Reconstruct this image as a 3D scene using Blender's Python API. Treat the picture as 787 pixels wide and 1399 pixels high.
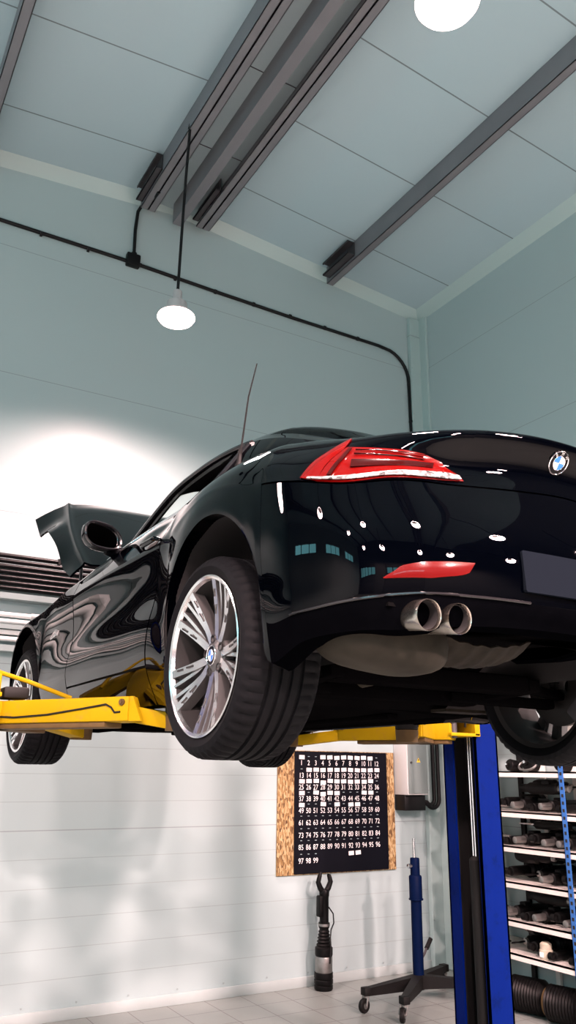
import bpy, bmesh, math, random
import numpy as np
from mathutils import Matrix, Vector

random.seed(7)
PI = math.pi
S = bpy.context.scene
COL = S.collection
for _o in list(bpy.data.objects):
    bpy.data.objects.remove(_o)

# ------------------------------------------------------------------ camera, world, light, exposure
H = 1.663                       # height of the lens above the floor
YAW, PITCH, ROLL, FPX = 0.525588, 0.309021, 0.011425, 1105.36
_f = Vector((math.sin(YAW) * math.cos(PITCH), math.cos(YAW) * math.cos(PITCH), math.sin(PITCH)))
_r = Vector((math.cos(YAW), -math.sin(YAW), 0.0))
_u = _r.cross(_f)
_r2 = math.cos(ROLL) * _r + math.sin(ROLL) * _u
_u2 = -math.sin(ROLL) * _r + math.cos(ROLL) * _u
cam_data = bpy.data.cameras.new('camera')
cam = bpy.data.objects.new('camera', cam_data)
COL.objects.link(cam)
cam.matrix_world = Matrix(((_r2.x, _u2.x, -_f.x, 0), (_r2.y, _u2.y, -_f.y, 0), (_r2.z, _u2.z, -_f.z, H), (0, 0, 0, 1)))
cam_data.sensor_fit = 'VERTICAL'
cam_data.sensor_height = 36.0
cam_data.lens = 36.0 * FPX / 1399.0
cam_data.clip_start = 0.05
cam_data.clip_end = 100
S.camera = cam

S.view_settings.view_transform = 'Standard'
S.view_settings.look = 'None'
S.view_settings.gamma = 1.0
S.view_settings.use_curve_mapping = False
S.view_settings.exposure = -0.08
S.cycles.use_denoising = True
S.cycles.max_bounces = 8
S.cycles.diffuse_bounces = 5
S.cycles.glossy_bounces = 5
S.cycles.sample_clamp_indirect = 6.0

world = bpy.data.worlds.new('world')
S.world = world
world.use_nodes = True
_bg = world.node_tree.nodes['Background']
_bg.inputs[0].default_value = (0.62, 0.86, 1.0, 1)
_bg.inputs[1].default_value = 1.0

LAMP_POWER = 900.0              # watts of each high bay lamp, those behind boosted later
LAMP_COLOR = (1.0, 0.67, 0.64)
GLOW = 10.0                     # radiance of the lamp diffusers
DAYLIGHT = 80.0                # skylight through each glazed gate
XR, YB, YF, XL = 5.336, 6.3, -6.5, -6.2
XH, YR = 12.0, 1.2               # beyond YR a dark hall is added up to XH, for black reflections      # room: right wall, back wall, front wall, left wall
RIDGE_X, RIDGE_Z, EAVE = 2.35, H + 5.23, 0.088


def area_light(name, loc, rot, sx, sy, power, color):
    l = bpy.data.lights.new(name, 'AREA')
    l.shape = 'RECTANGLE'
    l.size, l.size_y = sx, sy
    l.energy, l.color = power, color
    o = bpy.data.objects.new(name, l)
    COL.objects.link(o)
    o.location, o.rotation_euler = loc, rot
    return o


GATES = [(-4.2, 3.4), (0.6, 3.4), (3.6, 0.0)]
for _x, _w in GATES[:2]:
    area_light('gate_daylight', (_x, YF - 0.25, 3.35), (PI / 2, 0, 0), 3.2, .75, DAYLIGHT, (0.34, 0.93, 1.0))
for _y in (-3.4, 0.2, 3.8):
    area_light('window_fill', (XL - 0.25, _y, 4.3), (PI / 2, 0, -PI / 2), 2.3, .65, DAYLIGHT * 0.8, (0.34, 0.93, 1.0))  # unseen left windows, teal fill added for the ambient light


# ------------------------------------------------------------------ materials
def principled(name, color, rough=0.5, metal=0.0, **kw):
    m = bpy.data.materials.new(name)
    m.use_nodes = True
    b = m.node_tree.nodes['Principled BSDF']
    b.inputs['Base Color'].default_value = (*color, 1)
    b.inputs['Roughness'].default_value = rough
    b.inputs['Metallic'].default_value = metal
    for k, v in kw.items():
        b.inputs[k.replace('_', ' ')].default_value = v
    return m


class NT:
    """small helper around a material's node tree"""
    def __init__(s, m):
        s.t = m.node_tree
        s.b = s.t.nodes['Principled BSDF']
        s.c = None

    def n(s, typ, **kw):
        x = s.t.nodes.new(typ)
        for k, v in kw.items():
            setattr(x, k, v)
        return x

    def link(s, a, b):
        s.t.links.new(a, b)

    def coord(s, which='Object'):
        if s.c is None:
            s.c = s.n('ShaderNodeTexCoord')
        return s.c.outputs[which]

    def sep(s, v=None):
        x = s.n('ShaderNodeSeparateXYZ')
        s.link(v or s.coord(), x.inputs[0])
        return x.outputs

    def math(s, op, a, b=None):
        x = s.n('ShaderNodeMath', operation=op)
        for i, q in enumerate((a, b)):
            if q is None:
                continue
            if isinstance(q, (int, float)):
                x.inputs[i].default_value = q
            else:
                s.link(q, x.inputs[i])
        return x.outputs[0]

    def mix(s, fac, a, b):
        x = s.n('ShaderNodeMix', data_type='RGBA')
        for i, q in ((0, fac), (6, a), (7, b)):
            if isinstance(q, (int, float)):
                x.inputs[i].default_value = q
            elif isinstance(q, tuple):
                x.inputs[i].default_value = (*q, 1)
            else:
                s.link(q, x.inputs[i])
        return x.outputs[2]

    def noise(s, scale, detail=4.0, rough=0.55, vec=None):
        x = s.n('ShaderNodeTexNoise')
        x.inputs['Scale'].default_value = scale
        x.inputs['Detail'].default_value = detail
        x.inputs['Roughness'].default_value = rough
        s.link(vec or s.coord(), x.inputs['Vector'])
        return x.outputs['Fac']

    def ramp(s, fac, stops):
        x = s.n('ShaderNodeValToRGB')
        e = x.color_ramp.elements
        while len(e) < len(stops):
            e.new(0.5)
        for q, (p, c) in zip(e, stops):
            q.position = p
            q.color = (*c, 1)
        s.link(fac, x.inputs[0])
        return x.outputs[0]

    def line(s, v, period, offset, width):
        """1 on thin stripes of the given width, one per period"""
        a = s.math('SUBTRACT', v, offset)
        a = s.math('DIVIDE', a, period)
        a = s.math('FRACT', a)
        a = s.math('MULTIPLY', a, period)
        return s.math('LESS_THAN', a, width)

    def bump(s, h, strength=0.2, dist=0.01):
        x = s.n('ShaderNodeBump')
        x.inputs['Strength'].default_value = strength
        x.inputs['Distance'].default_value = dist
        s.link(h, x.inputs['Height'])
        s.link(x.outputs[0], s.b.inputs['Normal'])


def mottled(name, c1, c2, scale=8, rough=0.5, metal=0.0, bump=0.0, **kw):
    m = principled(name, c1, rough, metal, **kw)
    t = NT(m)
    f = t.noise(scale, 5)
    t.link(t.mix(f, c1, c2), t.b.inputs['Base Color'])
    if bump:
        t.bump(f, bump, 0.004)
    return m


def wall_material():
    m = principled('sandwich_panel', (0.72, 0.755, 0.755), 0.42)
    t = NT(m)
    z = t.sep()[2]
    joint = t.line(z, 1.167, H + 4.2345 - 0.004 - 1.167 * 6, 0.006)
    micro = t.line(z, 0.1945, H - 0.433 - 0.002 - 0.1945 * 12, 0.005)
    low = t.math('LESS_THAN', z, H + 0.55)
    micro = t.math('MULTIPLY', t.math('MULTIPLY', micro, low), 0.45)
    f = t.math('MAXIMUM', t.math('MULTIPLY', joint, 0.75), micro)
    n = t.noise(0.7, 3)
    base = t.mix(n, (0.34, 0.45, 0.455), (0.37, 0.465, 0.47))
    t.link(t.mix(f, base, (0.22, 0.25, 0.25)), t.b.inputs['Base Color'])
    return m


def ceiling_material():
    m = principled('ceiling_panel', (0.74, 0.80, 0.80), 0.5)
    t = NT(m)
    y = t.sep()[1]
    f = t.line(y, 0.945, 5.66 - 0.945 * 14, 0.012)
    n = t.noise(0.6, 3)
    base = t.mix(n, (0.33, 0.47, 0.51), (0.36, 0.49, 0.53))
    t.link(t.mix(t.math('MULTIPLY', f, 0.85), base, (0.10, 0.13, 0.135)), t.b.inputs['Base Color'])
    return m


def floor_material():
    m = principled('floor_tile', (0.5, 0.48, 0.44), 0.35)
    t = NT(m)
    x, y, _ = t.sep()
    g = t.math('MAXIMUM', t.line(x, 0.302, 2.056 - 0.302 * 40, 0.007), t.line(y, 0.302, 6.3 - 0.302 * 60, 0.007))
    n = t.noise(3.0, 6, 0.65)
    fine = t.noise(40, 2)
    c = t.mix(n, (0.20, 0.235, 0.225), (0.245, 0.285, 0.27))
    c = t.mix(t.math('MULTIPLY', fine, 0.18), c, (0.22, 0.215, 0.19))
    t.link(t.mix(g, c, (0.10, 0.10, 0.09)), t.b.inputs['Base Color'])
    t.link(t.math('ADD', t.math('MULTIPLY', n, 0.25), 0.22), t.b.inputs['Roughness'])
    t.bump(t.math('MULTIPLY', g, -1.0), 0.4, 0.003)
    return m


def osb_material():
    m = principled('osb_board', (0.6, 0.4, 0.15), 0.7)
    t = NT(m)
    mp = t.n('ShaderNodeMapping')
    mp.inputs['Scale'].default_value = (95, 95, 34)
    mp.inputs['Rotation'].default_value = (0.2, 0.5, 0.1)
    t.link(t.coord(), mp.inputs[0])
    v = t.n('ShaderNodeTexVoronoi')
    v.inputs['Scale'].default_value = 1.0
    v.inputs['Randomness'].default_value = 1.0
    t.link(mp.outputs[0], v.inputs['Vector'])
    w = t.sep(v.outputs['Color'])[0]
    c = t.ramp(w, [(0.0, (0.06, 0.026, 0.006)), (0.3, (0.20, 0.115, 0.035)), (0.6, (0.32, 0.21, 0.085)), (1.0, (0.46, 0.36, 0.19))])
    t.link(c, t.b.inputs['Base Color'])
    return m


def glass_material(name, tint, refl=0.10, rough=0.0):
    m = bpy.data.materials.new(name)
    m.use_nodes = True
    t = m.node_tree
    t.nodes.clear()
    out = t.nodes.new('ShaderNodeOutputMaterial')
    mix = t.nodes.new('ShaderNodeMixShader')
    tr = t.nodes.new('ShaderNodeBsdfTransparent')
    gl = t.nodes.new('ShaderNodeBsdfGlossy')
    lw = t.nodes.new('ShaderNodeLayerWeight')
    lw.inputs[0].default_value = refl
    tr.inputs[0].default_value = (*tint, 1)
    gl.inputs['Roughness'].default_value = rough
    t.links.new(lw.outputs['Fresnel'], mix.inputs[0])
    t.links.new(tr.outputs[0], mix.inputs[1])
    t.links.new(gl.outputs[0], mix.inputs[2])
    t.links.new(mix.outputs[0], out.inputs[0])
    return m


def emission(name, color, strength):
    m = bpy.data.materials.new(name)
    m.use_nodes = True
    b = m.node_tree.nodes['Principled BSDF']
    b.inputs['Base Color'].default_value = (0.9, 0.9, 0.9, 1)
    b.inputs['Emission Color'].default_value = (*color, 1)
    b.inputs['Emission Strength'].default_value = strength
    return m


def lens_material():
    m = principled('clear_lens', (0.3, 0.3, 0.3), 0.2, 0.3, Coat_Weight=0.6)
    t = NT(m)
    v = t.n('ShaderNodeTexVoronoi')
    v.inputs['Scale'].default_value = 95.0
    t.link(t.coord(), v.inputs['Vector'])
    w = t.sep(v.outputs['Color'])[0]
    t.link(t.ramp(w, [(0.0, (0.03, 0.03, 0.03)), (0.45, (0.16, 0.16, 0.16)), (1.0, (0.42, 0.42, 0.41))]), t.b.inputs['Base Color'])
    return m


def tyre_material():
    m = principled('tyre_rubber', (0.011, 0.011, 0.012), 0.7, Specular_IOR_Level=0.08)
    t = NT(m)
    n = t.noise(22, 5, 0.7)
    t.link(t.mix(n, (0.0012, 0.0015, 0.0020), (0.0040, 0.0046, 0.0056)), t.b.inputs['Base Color'])
    t.bump(t.noise(120, 3), 0.15, 0.001)
    return m


def lift_paint(name, c1, c2, dirt):
    m = principled(name, c1, 0.5, 0.0, Specular_IOR_Level=0.04)
    t = NT(m)
    a = t.noise(2.5, 3)
    base = t.mix(a, c1, c2)
    d = t.ramp(t.noise(13, 7, 0.75), [(0.54, (0, 0, 0)), (0.68, (1, 1, 1))])
    t.link(t.mix(t.math('MULTIPLY', d, 0.6), base, dirt), t.b.inputs['Base Color'])
    return m


M = {}
M['wall'] = wall_material()
M['ceiling'] = ceiling_material()
M['floor'] = floor_material()
M['trim'] = principled('white_flashing', (0.36, 0.48, 0.47), 0.42)
M['base'] = mottled('baseboard_white', (0.42, 0.50, 0.50), (0.36, 0.43, 0.42), 5, 0.45)
M['steel_purlin'] = mottled('galvanised_purlin', (0.155, 0.16, 0.175), (0.215, 0.22, 0.235), 3, 0.5, 0.35)
M['steel_light'] = mottled('galvanised_tray', (0.30, 0.40, 0.42), (0.36, 0.45, 0.47), 3, 0.45, 0.1)
M['steel_dark'] = mottled('dark_bracket', (0.045, 0.045, 0.05), (0.07, 0.065, 0.07), 6, 0.5, 0.4)
M['paint'] = principled('black_car_paint', (0.0001, 0.0002, 0.0006), 0.3, 0.0, Specular_IOR_Level=0.0, Coat_Weight=1.0, Coat_Roughness=0.012, Coat_IOR=1.23)
M['trim_black'] = principled('gloss_black_trim', (0.004, 0.004, 0.005), 0.16)
M['plastic'] = mottled('black_plastic', (0.0005, 0.0006, 0.0009), (0.0010, 0.0011, 0.0015), 20, 0.5, Specular_IOR_Level=0.0)
M['under'] = mottled('underbody_black', (0.0012, 0.0012, 0.0016), (0.003, 0.003, 0.003), 6, 0.6, Specular_IOR_Level=0.0)
M['matte'] = principled('matte_black', (0.0025, 0.0025, 0.003), 0.8)
M['inner'] = principled('panel_gap_black', (0.002, 0.002, 0.002), 0.9)
M['chrome'] = principled('chrome', (0.82, 0.83, 0.84), 0.08, 1.0)
M['moulding_highlight'] = principled('painted_highlight', (0.78, 0.79, 0.80), 0.18, 1.0)  # highlight of the gloss black moulding put into a bright metal
M['tyre'] = tyre_material()
M['rim'] = principled('machined_alloy', (0.70, 0.71, 0.71), 0.24, 1.0)
M['rim_grey'] = principled('grey_alloy', (0.10, 0.10, 0.10), 0.40, 0.7)
M['rim_barrel'] = principled('dark_barrel', (0.010, 0.010, 0.010), 0.5, 0.2)
M['barrel'] = principled('wheel_barrel', (0.022, 0.022, 0.022), 0.5, 0.3, Specular_IOR_Level=0.1)
M['brake'] = principled('brake_disc', (0.035, 0.034, 0.033), 0.45, 0.8)
M['red'] = principled('red_lens', (0.075, 0.0012, 0.001), 0.15, 0.0, Specular_IOR_Level=0.1, Coat_Weight=1.0, Coat_IOR=1.25)
M['red_dark'] = principled('dark_red_lens', (0.015, 0.0005, 0.0005), 0.15, 0.0, Specular_IOR_Level=0.1, Coat_Weight=1.0, Coat_IOR=1.25)
M['red_refl'] = principled('red_reflector', (0.060, 0.0015, 0.0015), 0.2, 0.0, Specular_IOR_Level=0.1, Coat_Weight=1.0, Coat_IOR=1.25)
M['clear_lens'] = lens_material()
M['plate'] = principled('blank_plate', (0.0042, 0.0058, 0.0085), 0.8, Specular_IOR_Level=0.0)
M['exhaust'] = mottled('tip_steel', (0.55, 0.53, 0.48), (0.40, 0.37, 0.32), 30, 0.25, 1.0)
M['muffler'] = mottled('sooty_muffler', (0.040, 0.037, 0.028), (0.0005, 0.0005, 0.0005), 7, 0.7, 0.0, 0.3, Specular_IOR_Level=0.08)
M['shield'] = mottled('heat_shield', (0.020, 0.017, 0.012), (0.002, 0.002, 0.0015), 20, 0.7, 0.0, 0.4, Specular_IOR_Level=0.08)
M['glass'] = glass_material('car_glass', (0.72, 0.78, 0.77), 0.04)
M['leather'] = principled('dark_leather', (0.0015, 0.0014, 0.0014), 0.7, Specular_IOR_Level=0.05)
M['emblem_blue'] = principled('emblem_blue', (0.015, 0.12, 0.38), 0.3)
M['emblem_white'] = principled('emblem_white', (0.5, 0.5, 0.51), 0.3)
M['emblem_black'] = principled('emblem_black', (0.002, 0.002, 0.003), 0.3, 0.0, Specular_IOR_Level=0.1)
M['mirror'] = principled('mirror_glass', (0.85, 0.88, 0.9), 0.02, 1.0)
M['blue'] = lift_paint('blue_lift_paint', (0.0002, 0.0062, 0.080), (0.0003, 0.0075, 0.095), (0.0002, 0.004, 0.04))
M['yellow'] = lift_paint('yellow_lift_paint', (0.27, 0.175, 0.003), (0.31, 0.205, 0.004), (0.25, 0.14, 0.03))
M['rust'] = mottled('rusty_steel', (0.045, 0.024, 0.008), (0.11, 0.065, 0.014), 18, 0.7, 0.3, 0.3)
M['rubber'] = mottled('black_rubber', (0.003, 0.003, 0.003), (0.006, 0.006, 0.006), 25, 0.6, Specular_IOR_Level=0.2)
M['cable'] = principled('black_conduit', (0.003, 0.0035, 0.004), 0.5, Specular_IOR_Level=0.25)
M['pipe_white'] = principled('white_pipe', (0.74, 0.77, 0.76), 0.3)
M['pipe_dark'] = principled('dark_pipe', (0.0030, 0.0030, 0.0036), 0.35, 0.0, Specular_IOR_Level=0.22)
M['tray'] = principled('grey_tray', (0.30, 0.37, 0.37), 0.45, 0.2)
M['osb'] = osb_material()
M['board_black'] = principled('board_black', (0.002, 0.0025, 0.0055), 0.5, Specular_IOR_Level=0.12)
M['white_paint'] = principled('white_paint', (0.78, 0.78, 0.78), 0.55)
M['card'] = principled('white_card', (0.86, 0.86, 0.85), 0.55)
M['cabinet'] = principled('cabinet_grey', (0.16, 0.205, 0.20), 0.4)
M['cabinet_side'] = principled('cabinet_white', (0.48, 0.50, 0.49), 0.4)
M['sign_yellow'] = principled('sign_yellow', (0.75, 0.55, 0.04), 0.5)
M['jack_blue'] = lift_paint('jack_blue', (0.0008, 0.0045, 0.024), (0.001, 0.0055, 0.030), (0.001, 0.003, 0.012))
M['shelf_white'] = mottled('shelf_white', (0.74, 0.73, 0.70), (0.60, 0.57, 0.52), 7, 0.45)
M['shelf_blue'] = principled('upright_blue', (0.02, 0.11, 0.36), 0.5)
M['strut_black'] = mottled('strut_black', (0.0010, 0.0011, 0.0014), (0.0035, 0.0035, 0.0035), 18, 0.45, Specular_IOR_Level=0.15)
M['alu'] = mottled('cast_aluminium', (0.36, 0.36, 0.35), (0.16, 0.16, 0.15), 25, 0.38, 0.9)
M['beige'] = mottled('beige_plastic', (0.50, 0.46, 0.36), (0.38, 0.34, 0.26), 16, 0.5)
M['lamp_white'] = emission('lamp_diffuser', LAMP_COLOR, GLOW)
M['lamp_body'] = principled('lamp_body', (0.55, 0.55, 0.55), 0.4, 0.6)
M['skylight'] = glass_material('gate_glazing', (0.9, 0.95, 0.97), 0.15)
M['gate'] = principled('gate_panel', (0.05, 0.055, 0.06), 0.5)
M['far_wall'] = principled('unlit_far_wall', (0.07, 0.08, 0.085), 0.5)  # darkness of the unlit room end put into the wall colour


# ------------------------------------------------------------------ geometry helpers
class G:
    """collects vertices and faces with material slots, then links them as one mesh object"""
    def __init__(s):
        s.v, s.f, s.m, s.mats = [], [], [], []

    def slot(s, mat):
        if mat not in s.mats:
            s.mats.append(mat)
        return s.mats.index(mat)

    def add(s, verts, faces, mat):
        k, b = s.slot(mat), len(s.v)
        s.v.extend(tuple(map(float, p)) for p in verts)
        for f in faces:
            s.f.append(tuple(b + i for i in f))
            s.m.append(k)
        return s

    def box(s, x0, x1, y0, y1, z0, z1, mat, xf=None, bevel=0.0):
        if bevel:
            bm = bmesh.new()
            bmesh.ops.create_cube(bm, size=1.0)
            for v in bm.verts:
                v.co = Vector(((x0 + x1) / 2 + v.co.x * (x1 - x0), (y0 + y1) / 2 + v.co.y * (y1 - y0), (z0 + z1) / 2 + v.co.z * (z1 - z0)))
            bmesh.ops.bevel(bm, geom=bm.edges[:], offset=bevel, segments=2, profile=0.5, affect='EDGES')
            bm.verts.index_update()
            V = [v.co.copy() for v in bm.verts]
            F = [[v.index for v in f.verts] for f in bm.faces]
            bm.free()
        else:
            V = [Vector((x, y, z)) for x in (x0, x1) for y in (y0, y1) for z in (z0, z1)]
            F = [(0, 1, 3, 2), (4, 6, 7, 5), (0, 4, 5, 1), (2, 3, 7, 6), (0, 2, 6, 4), (1, 5, 7, 3)]
        if xf is not None:
            V = [xf @ v for v in V]
        return s.add(V, F, mat)

    def beam(s, p, q, w, h, mat, up=(0, 0, 1), bevel=0.0, w2=None, h2=None):
        """box of width w and height h running from p to q"""
        p, q = Vector(p), Vector(q)
        d = (q - p)
        L = d.length
        d.normalize()
        side = Vector(up).cross(d)
        if side.length < 1e-5:
            side = Vector((1, 0, 0)).cross(d)
        side.normalize()
        top = d.cross(side)
        xf = Matrix(((d.x, side.x, top.x, p.x), (d.y, side.y, top.y, p.y), (d.z, side.z, top.z, p.z), (0, 0, 0, 1)))
        if w2 is None:
            return s.box(0, L, -w / 2, w / 2, -h / 2, h / 2, mat, xf, bevel)
        h2 = h2 or h
        V = [xf @ Vector((x, y, z)) for x, ww, hh in ((0, w, h), (L, w2, h2)) for y in (-ww / 2, ww / 2) for z in (-hh / 2, hh / 2)]
        F = [(0, 1, 3, 2), (4, 6, 7, 5), (0, 4, 5, 1), (2, 3, 7, 6), (0, 2, 6, 4), (1, 5, 7, 3)]
        return s.add(V, F, mat)

    def lathe(s, prof, mat, xf=None, seg=32, closed=False, caps=True):
        """profile of (radius, height) turned about z"""
        V, F = [], []
        n = len(prof)
        for k in range(seg):
            a = 2 * PI * k / seg
            for r, z in prof:
                p = Vector((r * math.cos(a), r * math.sin(a), z))
                V.append(xf @ p if xf is not None else p)
        for k in range(seg):
            k2 = (k + 1) % seg
            for i in range(n if closed else n - 1):
                j = (i + 1) % n
                F.append((k * n + i, k2 * n + i, k2 * n + j, k * n + j))
        if caps and not closed:
            if prof[0][0] > 1e-6:
                F.append(tuple(k * n for k in range(seg))[::-1])
            if prof[-1][0] > 1e-6:
                F.append(tuple(k * n + n - 1 for k in range(seg)))
        return s.add(V, F, mat)

    def tube(s, pts, r, mat, seg=10, caps=True):
        pts = [Vector(p) for p in pts]
        rs = r if isinstance(r, (list, tuple)) else [r] * len(pts)
        V, F = [], []
        ref = None
        for i, p in enumerate(pts):
            t = (pts[min(i + 1, len(pts) - 1)] - pts[max(i - 1, 0)]).normalized()
            if ref is None:
                ref = Vector((0, 0, 1)) if abs(t.z) < 0.9 else Vector((1, 0, 0))
            a = (ref - t * ref.dot(t)).normalized()
            b = t.cross(a)
            ref = a
            for k in range(seg):
                w = 2 * PI * k / seg
                V.append(p + rs[i] * (math.cos(w) * a + math.sin(w) * b))
        for i in range(len(pts) - 1):
            for k in range(seg):
                k2 = (k + 1) % seg
                F.append((i * seg + k, i * seg + k2, (i + 1) * seg + k2, (i + 1) * seg + k))
        if caps:
            F.append(tuple(range(seg))[::-1])
            F.append(tuple((len(pts) - 1) * seg + k for k in range(seg)))
        return s.add(V, F, mat)

    def grid(s, P, mat, flip=False):
        """P is an array (rows, cols, 3)"""
        R, C = P.shape[:2]
        F = []
        for i in range(R - 1):
            for j in range(C - 1):
                q = (i * C + j, i * C + j + 1, (i + 1) * C + j + 1, (i + 1) * C + j)
                F.append(q[::-1] if flip else q)
        return s.add(P.reshape(-1, 3), F, mat)

    def shell(s, P, mat, thick, back=None, N=None):
        """closed slab from a grid: the sheet, a copy moved along its normal by -thick, and the rim"""
        R, C = P.shape[:2]
        if N is None:
            N = grid_normals(P)
        Q = P - N * thick
        s.grid(P, mat)
        s.grid(Q, back or mat, True)
        edge = [(0, j) for j in range(C)] + [(i, C - 1) for i in range(1, R)] + [(R - 1, j) for j in range(C - 2, -1, -1)] + [(i, 0) for i in range(R - 2, 0, -1)]
        V = [P[e] for e in edge] + [Q[e] for e in edge]
        n = len(edge)
        F = [(i, n + i, n + (i + 1) % n, (i + 1) % n) for i in range(n)]
        return s.add(V, F, mat)

    def prism(s, poly, xf, depth, mat, side=None):
        """polygon in local xy extruded along z by depth"""
        n = len(poly)
        V = [xf @ Vector((x, y, 0)) for x, y in poly] + [xf @ Vector((x, y, depth)) for x, y in poly]
        s.add(V, [tuple(range(n, 2 * n))], mat)
        s.add(V, [tuple(range(n))[::-1]] + [(i, (i + 1) % n, n + (i + 1) % n, n + i) for i in range(n)], side or mat)
        return s

    def build(s, name, parent=None, smooth=40, loc=None, rot=None):
        me = bpy.data.meshes.new(name)
        me.from_pydata(s.v, [], s.f)
        for m in s.mats:
            me.materials.append(m)
        me.polygons.foreach_set('material_index', s.m)
        bm = bmesh.new()
        bm.from_mesh(me)
        bmesh.ops.remove_doubles(bm, verts=bm.verts[:], dist=1e-5)
        bmesh.ops.recalc_face_normals(bm, faces=bm.faces[:])
        bm.to_mesh(me)
        bm.free()
        if smooth:
            me.shade_smooth()
            me.set_sharp_from_angle(angle=math.radians(smooth))
        o = bpy.data.objects.new(name, me)
        COL.objects.link(o)
        if parent is not None:
            o.parent = parent
        if loc is not None:
            o.location = loc
        if rot is not None:
            o.rotation_euler = rot
        return o


def grid_normals(P):
    du = np.gradient(P, axis=1)
    dv = np.gradient(P, axis=0)
    N = np.cross(du, dv)
    return N / np.maximum(np.linalg.norm(N, axis=2, keepdims=True), 1e-9)


def tag(o, label=None, cat=None, group=None, kind=None):
    if label:
        o['label'] = label
    if cat:
        o['category'] = cat
    if group:
        o['group'] = group
    if kind:
        o['kind'] = kind
    return o


def empty(name, loc=(0, 0, 0), rot=(0, 0, 0), parent=None):
    o = bpy.data.objects.new(name, None)
    COL.objects.link(o)
    o.empty_display_size = 0.1
    o.location, o.rotation_euler = loc, rot
    if parent is not None:
        o.parent = parent
    return o


def copy_tree(o, parent=None):
    c = o.copy()
    COL.objects.link(c)
    if parent is not None:
        c.parent = parent
    for ch in [x for x in bpy.data.objects if x.parent == o]:
        copy_tree(ch, c)
    return c


def struct(o):
    o['kind'] = 'structure'
    return o


def axis_xf(p, d, up=(0, 0, 1)):
    """matrix whose z axis is d, placed at p"""
    z = Vector(d).normalized()
    x = Vector(up).cross(z)
    if x.length < 1e-5:
        x = Vector((1, 0, 0))
    x.normalize()
    y = z.cross(x)
    return Matrix(((x.x, y.x, z.x, p[0]), (x.y, y.y, z.y, p[1]), (x.z, y.z, z.z, p[2]), (0, 0, 0, 1)))


def text_geo(g, body, size, xf, mat, align='CENTER', extrude=0.0):
    cu = bpy.data.curves.new('lettering', 'FONT')
    cu.body = body
    cu.size = size
    cu.align_x = align
    cu.align_y = 'CENTER'
    cu.resolution_u = 3
    cu.extrude = extrude
    o = bpy.data.objects.new('lettering', cu)
    COL.objects.link(o)
    dg = bpy.context.evaluated_depsgraph_get()
    dg.update()
    me = bpy.data.meshes.new_from_object(o.evaluated_get(dg))
    g.add([xf @ v.co for v in me.vertices], [tuple(p.vertices) for p in me.polygons], mat)
    bpy.data.objects.remove(o)
    bpy.data.curves.remove(cu)
    bpy.data.meshes.remove(me)


def wp(x, y, z):
    """world point from coordinates measured from the lens"""
    return Vector((x, y, z + H))


# ------------------------------------------------------------------ the room
def ceil_z(x):
    return RIDGE_Z - EAVE * abs(x - RIDGE_X)


T = 0.12
struct(G().box(XL - T, XR + T, YF - T, YB + T, -0.15, 0.0, M['floor']).box(XR + T, XH + T, YF - T, YR + T, -0.15, 0.0, M['floor']).build('floor', smooth=0))


def gable(name, y0, y1, mat, holes=(), xr=None):
    """gable wall between y0 and y1, split in strips so openings stay open"""
    g = G()
    xs = sorted({XL, xr or XR, RIDGE_X, *[h[0] for h in holes], *[h[1] for h in holes]})
    for a, b in zip(xs, xs[1:]):
        hs = [h for h in holes if h[0] <= a and b <= h[1]]
        lows = [(0.0, None)] if not hs else [(0.0, hs[0][2]), (hs[0][3], None)]
        for z0, z1 in lows:
            if z1 is not None and z1 - z0 < 1e-4:
                continue
            za, zb = (z1, z1) if z1 is not None else (ceil_z(a), ceil_z(b))
            V = [(a, y0, z0), (b, y0, z0), (b, y0, zb), (a, y0, za), (a, y1, z0), (b, y1, z0), (b, y1, zb), (a, y1, za)]
            g.add(V, [(0, 1, 2, 3), (7, 6, 5, 4), (0, 4, 5, 1), (3, 2, 6, 7), (0, 3, 7, 4), (1, 5, 6, 2)], mat)
    return struct(g.build(name, smooth=0))


gable('wall_back', YB, YB + T, M['wall'])
gate_holes = [(x - 1.75, x + 1.75, 0.0, 4.0) for x, w in GATES[:2]]
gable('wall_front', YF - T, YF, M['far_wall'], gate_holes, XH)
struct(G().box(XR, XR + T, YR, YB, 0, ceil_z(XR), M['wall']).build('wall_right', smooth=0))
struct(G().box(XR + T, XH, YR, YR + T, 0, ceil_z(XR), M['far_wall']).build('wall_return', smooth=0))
g = G()
hw = [(-4.6, 1.0), (-2.9, 1.0), (-1.2, 1.0)]
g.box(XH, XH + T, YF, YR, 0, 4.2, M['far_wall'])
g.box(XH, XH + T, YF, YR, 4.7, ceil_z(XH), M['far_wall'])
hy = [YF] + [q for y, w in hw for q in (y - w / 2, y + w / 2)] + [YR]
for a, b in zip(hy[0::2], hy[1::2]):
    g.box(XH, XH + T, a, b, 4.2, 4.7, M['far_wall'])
struct(g.build('wall_added_hall', smooth=0))  # wall of the unseen hall, added so the car's tail reflects black
g = G()
wins = [(-3.4, 2.4), (0.2, 2.4), (3.8, 2.4)]
g.box(XL - T, XL, YF, YB, 0, 3.95, M['wall'])
g.box(XL - T, XL, YF, YB, 4.65, ceil_z(XL), M['wall'])
ys = [YF] + [q for y, w in wins for q in (y - w / 2, y + w / 2)] + [YB]
for a, b in zip(ys[0::2], ys[1::2]):
    g.box(XL - T, XL, a, b, 3.95, 4.65, M['wall'])
struct(g.build('wall_left', smooth=0))
g = G()
for a, b in ((XL - T, RIDGE_X), (RIDGE_X, XR + T)):
    za, zb = ceil_z(a), ceil_z(b)
    V = [(x, y, z + d) for x, z in ((a, za), (b, zb)) for y in (YF - T, YB + T) for d in (0, 0.12)]
    g.add(V, [(0, 1, 3, 2), (4, 6, 7, 5), (0, 4, 5, 1), (2, 3, 7, 6), (0, 2, 6, 4), (1, 5, 7, 3)], M['ceiling'])
za, zb = ceil_z(XR + T), ceil_z(XH + T)
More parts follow.
